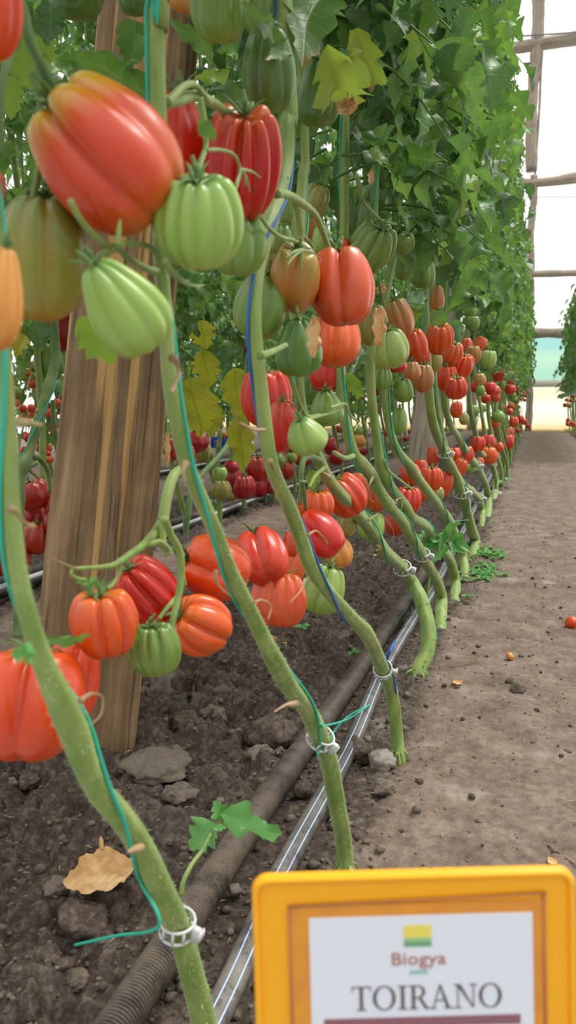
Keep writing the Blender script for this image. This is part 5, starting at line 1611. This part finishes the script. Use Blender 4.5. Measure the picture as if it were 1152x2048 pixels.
# leafy side shoot by the fifth stem
p = on_z(872, 1245); s = .052
e = empty('side_shoot', p, 'bushy young shoot of fresh leaves standing between fifth and sixth stem', 'shoot')
mb = MB(); tube(mb, smooth_path([(0, 0, -.01), (-.018, -.02, .05), (-.012, -.01, .13), (-.004, -.01, .17)], 20), [.004, .0032, .0022], 8); mb.build('stem', M['stem'], e)
W = [((880, 1085), (865, 1075), 46), ((885, 1070), (858, 1100), 44), ((890, 1078), (900, 1060), 48), ((905, 1075), (935, 1098), 44), ((880, 1075), (845, 1088), 40), ((895, 1090), (870, 1120), 34), ((895, 1092), (925, 1100), 30), ((890, 1060), (915, 1048), 34), ((870, 1100), (850, 1130), 26), ((905, 1085), (922, 1068), 40), ((850, 1060), (838, 1080), 30), ((890, 1062), (882, 1092), 44), ((912, 1072), (905, 1100), 36)]
dd = depth_of(p)
for i, (a, b, w) in enumerate(W):
    aw, bw = at_d(a[0], a[1], dd - .02), at_d(b[0], b[1], dd - .05); sheet_leaf(e, aw, aw + (bw - aw) * 1.2, w * .55 * dd / FPX, 'leaf_bright', 60 + i, face=norm(CAM - aw) + np.array([0, 0, .6]), nu=12, nv=9, droop=.15, lobe=.3)

# dry stalk standing in the bed, twigs
M['twig'] = simple('dry_twig', lin(120, 98, 72), .85)
for pts, r, lb in (([(388, 1432, 0), (388, 1400, .03), (387, 1372, .055)], .0009, 'thin dry stalk standing upright in the bed by the post'),
                   ([(1095, 1690, .003), (1130, 1715, .003), (1160, 1735, .003)], .0010, 'thin straw-coloured twig on the aisle above the sign'),
                   ([(905, 1335, .004), (960, 1322, .004)], .0008, 'hair-thin dry root on the aisle by the hooked stem base')):
    mb = MB(); b = on_z(pts[0][0], pts[0][1], pts[0][2])
    tube(mb, np.array([b + (np.array(at_d(x, y, depth_of(b))) - b if 'upright' in lb else on_z(x, y, z) - b) for x, y, z in pts]), r, 6)
    tag(mb.build('dry_twig', M['twig']), lb, 'twig')

# ------------------------------------------------------------------ blue crate on the far path
p = on_z(441, 895); d = depth_of(p); w = 30 * d / FPX
e = empty('plastic_crate', p, 'blue plastic crate on the ground far behind the yellow leaves', 'crate'); M['crate'] = simple('blue_plastic', lin(32, 74, 176), .45)
hgt = w * .72
mb = MB(); box(mb, (0, 0, .012), w, w * .7, .024, None, .003); mb.build('base', M['crate'], e)
for nm, c, sx, sy in (('side', (0, -w * .34, hgt / 2), w, .012), ('side', (0, w * .34, hgt / 2), w, .012), ('end', (-w * .49, 0, hgt / 2), .012, w * .68), ('end', (w * .49, 0, hgt / 2), .012, w * .68)):
    mb = MB()
    for zz in (.08, .36, .64, .92): box(mb, (c[0], c[1], hgt * zz), sx, sy, hgt * .15, None, .002)
    for q in (-.46, 0, .46): box(mb, (c[0] + (sx * q if sx > sy else 0), c[1] + (sy * q if sy > sx else 0), hgt / 2), min(.03, sx), min(.03, sy), hgt, None, .001)
    mb.build(nm, M['crate'], e)

# ------------------------------------------------------------------ the yellow variety sign
SD = .30
tl, tr, bl = at_d(502, 1753, SD), at_d(1150, 1735, SD * 1.0), at_d(499, 2420, SD * 1.02)
ux = norm(tr - tl); uz = norm((tl - bl) - ux * ((tl - bl) @ ux)); uy = np.cross(uz, ux)   # uy points away from the lens
SW = np.linalg.norm(tr - tl); SH = SW * .86; px = SW / 648
Rm = np.stack([ux, uy, uz], 1)
e = empty('variety_sign', tl, 'yellow plastic sign with a white name card on a stake in the soil', 'sign'); e.rotation_euler = Matrix(Rm.tolist()).to_euler()
M['sign'] = simple('yellow_plastic', lin(246, 174, 8), .35)
M['card'] = simple('white_card', lin(222, 226, 236), .5)
t = NT('brownish_pocket'); nzz = t.noise(t.coord('Object'), 60, 4)
M['pocket'] = t.done(t.pbr(t.mix(t.mapr(nzz, .35, .7), lin(226, 150, 40), lin(214, 138, 52)), .3))
M['grime'] = simple('pocket_edge_grime', lin(176, 112, 60), .5)
M['ink'] = simple('dark_ink', lin(92, 86, 92), .6); M['brown_ink'] = simple('brown_ink', lin(170, 106, 84), .6); M['teal_ink'] = simple('teal_ink', lin(110, 190, 176), .6)
M['maroon'] = simple('maroon_ink', lin(140, 92, 104), .6); M['logo_y'] = simple('logo_yellow', lin(228, 214, 96), .6); M['logo_m'] = simple('logo_mid_green', lin(150, 192, 140), .6); M['logo_g'] = simple('logo_green', lin(104, 164, 120), .6)


def plate(name, x0, x1, z0, z1, y0, y1, rad, mat, parent, seg=8):
    """flat rounded plate in the sign's own plane (x right, z up, y away)"""
    rad = max(rad, 1e-5); pts = []
    for cx, cz, a0 in ((x1 - rad, z1 - rad, 0), (x0 + rad, z1 - rad, 90), (x0 + rad, z0 + rad, 180), (x1 - rad, z0 + rad, 270)):
        for k in range(seg + 1):
            a = math.radians(a0 + 90 * k / seg); pts.append((cx + rad * math.cos(a), cz + rad * math.sin(a)))
    n = len(pts); bev = min(rad * .25, (y1 - y0) * .35); c = np.array(pts); mid = np.array([(x0 + x1) / 2, (z0 + z1) / 2])
    inn = c + (mid - c) / np.linalg.norm(mid - c, axis=1)[:, None] * bev
    rows = [(inn, y0), (c, y0 + bev), (c, y1 - bev), (inn, y1)]
    V = np.concatenate([np.stack([q[:, 0], np.full(n, y), q[:, 1]], 1) for q, y in rows])
    F = [f[::-1] for f in grid_faces(4, n, True)]; F = [f for f in F] + [tuple(range(n)), tuple(range(4 * n - 1, 3 * n - 1, -1))]
    mb = MB(); mb.add(V, F); return mb.build(name, M[mat], parent, smooth=False)


def sx(x): return (x - 502) * px
def sz(y): return -(y - 1746) * px


plate('backplate', 0, SW, -SH, 0, 0, .004, 34 * px, 'sign', e)
# raised rim: four bars
rim = MB()
P_ = []
for cx, cz, a0 in ((SW - 34 * px, -34 * px, 0), (34 * px, -34 * px, 90), (34 * px, -SH + 34 * px, 180), (SW - 34 * px, -SH + 34 * px, 270)):
    for k in range(7):
        a = math.radians(a0 + 15 * k); P_.append((cx + 26 * px * math.cos(a), -.0006, cz + 26 * px * math.sin(a)))
P_ = np.array(P_ + P_[:1]); tube(rim, P_, 7 * px, 8, cap=False); rim.build('rim', M['sign'], e)
plate('pocket', sx(574), sx(1090), -SH + 40 * px, sz(1808), -.0006, .0002, 4 * px, 'pocket', e)
fr = MB()
for a, b in (((574, 1808), (1090, 1794)), ((576, 1808), (576, 2300)), ((1086, 1796), (1086, 2300))):
    tube(fr, np.array([(sx(a[0]), -.0008, sz(a[1])), (sx(b[0]), -.0008, max(sz(b[1]), -SH + 42 * px))]), 3.2 * px, 6)
fr.build('pocket_edge', M['grime'], e)
crd = plate('name_card', sx(615), sx(1062), -SH + 60 * px, sz(1832), -.0012, -.0006, 2 * px, 'card', e)
plate('logo', sx(804), sx(859), sz(1877), sz(1851), -.0014, -.0012, 1 * px, 'logo_y', crd)
plate('logo_band', sx(804), sx(859), sz(1885), sz(1877), -.0014, -.0012, .2 * px, 'logo_m', crd)
plate('logo_band', sx(804), sx(859), sz(1895), sz(1885), -.0014, -.0012, .2 * px, 'logo_g', crd)
plate('colour_bar', sx(640), sx(1035), sz(2060), sz(2040), -.0014, -.0012, 1 * px, 'maroon', crd)


def word(txt, cx, base, size, mat, name, spacing=1.0, wide=1.0):
    c = bpy.data.curves.new(name, 'FONT'); c.body = txt; c.size = size * px; c.align_x = 'CENTER'; c.extrude = .00006; c.space_character = spacing; c.offset = .25 * px
    c.materials.append(M[mat]); ob = bpy.data.objects.new('tmp', c); COL.objects.link(ob); bpy.context.view_layer.update(); me = bpy.data.meshes.new_from_object(ob.evaluated_get(bpy.context.evaluated_depsgraph_get())); bpy.data.objects.remove(ob); o = link(name, me, crd, (sx(cx), -.00135, sz(base))); o.rotation_euler = (PI / 2, 0, 0); o.scale = (wide, 1, 1); return o


word('Biogya', 832, 1932, 36, 'brown_ink', 'lettering', 1.05, 1.12)
word('seeds', 832, 1951, 15, 'teal_ink', 'lettering', 1.1, 1.0)


# serif capitals, drawn as strokes
def glyph(ch):
    """polygons of a serif capital, cap height 1"""
    s, h = .13, .045
    R = lambda x0, y0, x1, y1: [(x0, y0), (x1, y0), (x1, y1), (x0, y1)]
    S = lambda ax, bx, dx, ex: [(ax, 0), (bx, 0), (ex, 1), (dx, 1)]
    def oval(cx, cy, rx, ry, tx, ty, a0=0, a1=360, n=28):
        out = []; a = np.radians(np.linspace(a0, a1, n))
        for i in range(n - 1):
            q = []
            for w, t in ((1, a[i]), (1, a[i + 1]), (0, a[i + 1]), (0, a[i])):
                q.append((cx + (rx - (0 if w else tx)) * math.cos(t), cy + (ry - (0 if w else ty)) * math.sin(t)))
            out.append(q)
        return out
    if ch == 'T': return [R(.29, 0, .29 + s, 1), R(.0, 1 - h, .72, 1), R(.18, 0, .54, h), R(0, .78, .035, 1), R(.685, .78, .72, 1)], .74
    if ch == 'O': return oval(.43, .5, .43, .52, .135, .045), .90
    if ch == 'I': return [R(.11, 0, .11 + s, 1), R(0, 0, .35, h), R(0, 1 - h, .35, 1)], .37
    if ch == 'R': return [R(.10, 0, .10 + s, 1), R(0, 0, .33, h), R(0, 1 - h, .34, 1), R(.2, .46, .36, .46 + h)] + oval(.34, .73, .27, .27, .12, .045, -90, 90, 16) + [[(.33, .48), (.46, .48), (.74, 0), (.60, 0)], R(.6, 0, .80, h)], .76
    if ch == 'A': return [S(.60, .74, .32, .40), S(.08, .13, .33, .375), R(.2, .32, .56, .32 + h), R(0, 0, .23, h), R(.52, 0, .84, h)], .84
    if ch == 'N': return [R(.12, 0, .165, 1), R(.70, 0, .745, 1), [(.08, 1), (.25, 1), (.745, 0), (.70, 0)], R(0, 0, .28, h), R(.58, 1 - h, .87, 1), R(0, 1 - h, .2, 1)], .88
    return [], .4


def serif(txt, x0, x1, base, top, mat):
    adv = []; x = 0
    for c in txt: g_, w = glyph(c); adv.append((g_, x)); x += w + .04
    k = (sx(x1) - sx(x0)) / (x - .04); hh = sz(top) - sz(base)
    for ch, (polys, ox) in zip(txt, adv):
        mb = MB()
        for q in polys:
            f = [(sx(x0) + (a + ox) * k, -.00142, sz(base) + b * hh) for a, b in q]; n = len(f)
            V = np.array(f + [(a, -.0012, c) for a, b, c in f]); F = [tuple(range(n)), tuple(range(2 * n - 1, n - 1, -1))] + [(i, i + n, (i + 1) % n + n, (i + 1) % n) for i in range(n)]
            mb.add(V, F)
        mb.build('lettering', M[mat], crd, smooth=False)


serif('TOIRANO', 697, 1000, 2024, 1975, 'ink')
# stake that holds the sign
mb = MB(); b0 = np.array([SW / 2, .006, -SH * .5]); low = (np.array([0, 0, -.08 - tl[2]]) + 0) @ Rm
foot = (np.array([(tl + Rm @ b0)[0], (tl + Rm @ b0)[1] + .0, -.06]) - tl) @ Rm
tube(mb, np.array([b0, b0 * .5 + foot * .5, foot]), .005, 10); mb.build('stake', M['sign'], e)

# ------------------------------------------------------------------ light
w = bpy.data.worlds.new('overcast'); SC.world = w; w.use_nodes = True; nt = w.node_tree; nt.nodes.clear()
o_ = nt.nodes.new('ShaderNodeOutputWorld'); bg = nt.nodes.new('ShaderNodeBackground'); tc = nt.nodes.new('ShaderNodeTexCoord'); sep = nt.nodes.new('ShaderNodeSeparateXYZ'); mr = nt.nodes.new('ShaderNodeMapRange')
nt.links.new(tc.outputs['Generated'], sep.inputs[0])
def wn(op, a, b, clamp=False):
    x = nt.nodes.new('ShaderNodeMath'); x.operation = op; x.use_clamp = clamp
    for i, v in enumerate((a, b)):
        if hasattr(v, 'is_output'): nt.links.new(v, x.inputs[i])
        else: x.inputs[i].default_value = v
    return x.outputs[0]
high = wn('ADD', .58, wn('MULTIPLY', wn('MAXIMUM', sep.outputs[2], 0.0), 1.10))          # overcast: bright overhead, dim low down
ahead = wn('MULTIPLY', wn('MULTIPLY', wn('ADD', sep.outputs[1], -.25), 3.0, True), 1.12)    # open bright sky beyond the end wall
nt.links.new(wn('MAXIMUM', high, ahead), bg.inputs['Strength'])
bg.inputs['Color'].default_value = (1.0, .99, .965, 1); nt.links.new(bg.outputs[0], o_.inputs[0])
sl = bpy.data.lights.new('sun', 'SUN'); sl.energy = 2.6; sl.angle = math.radians(26); sl.color = (1, .97, .92)
so = bpy.data.objects.new('sun', sl); COL.objects.link(so); so.rotation_euler = Vector((.45, .35, 1)).to_track_quat('Z', 'Y').to_euler()

# ------------------------------------------------------------------ camera
cd = bpy.data.cameras.new('camera'); co = bpy.data.objects.new('camera', cd); COL.objects.link(co)
cd.sensor_fit = 'VERTICAL'; cd.sensor_height = 36; cd.lens = 36 * FPX / 2048; cd.clip_start = .02; cd.clip_end = 200
co.matrix_world = Matrix([[C_RT[i], C_UP[i], -C_FWD[i], CAM[i]] for i in range(3)] + [[0, 0, 0, 1]])
cd.dof.use_dof = True; cd.dof.focus_distance = 1.2; cd.dof.aperture_fstop = cd.lens / 2.4
SC.camera = co
SC.view_settings.view_transform = 'Standard'; SC.view_settings.look = 'None'; SC.view_settings.gamma = 1; SC.view_settings.use_curve_mapping = False
SC.view_settings.exposure = 0.08
cy = SC.cycles; cy.use_denoising = True; cy.max_bounces = 7; cy.diffuse_bounces = 4; cy.glossy_bounces = 3; cy.transmission_bounces = 5; cy.transparent_max_bounces = 8; cy.sample_clamp_indirect = 6; cy.caustics_reflective = False; cy.caustics_refractive = False
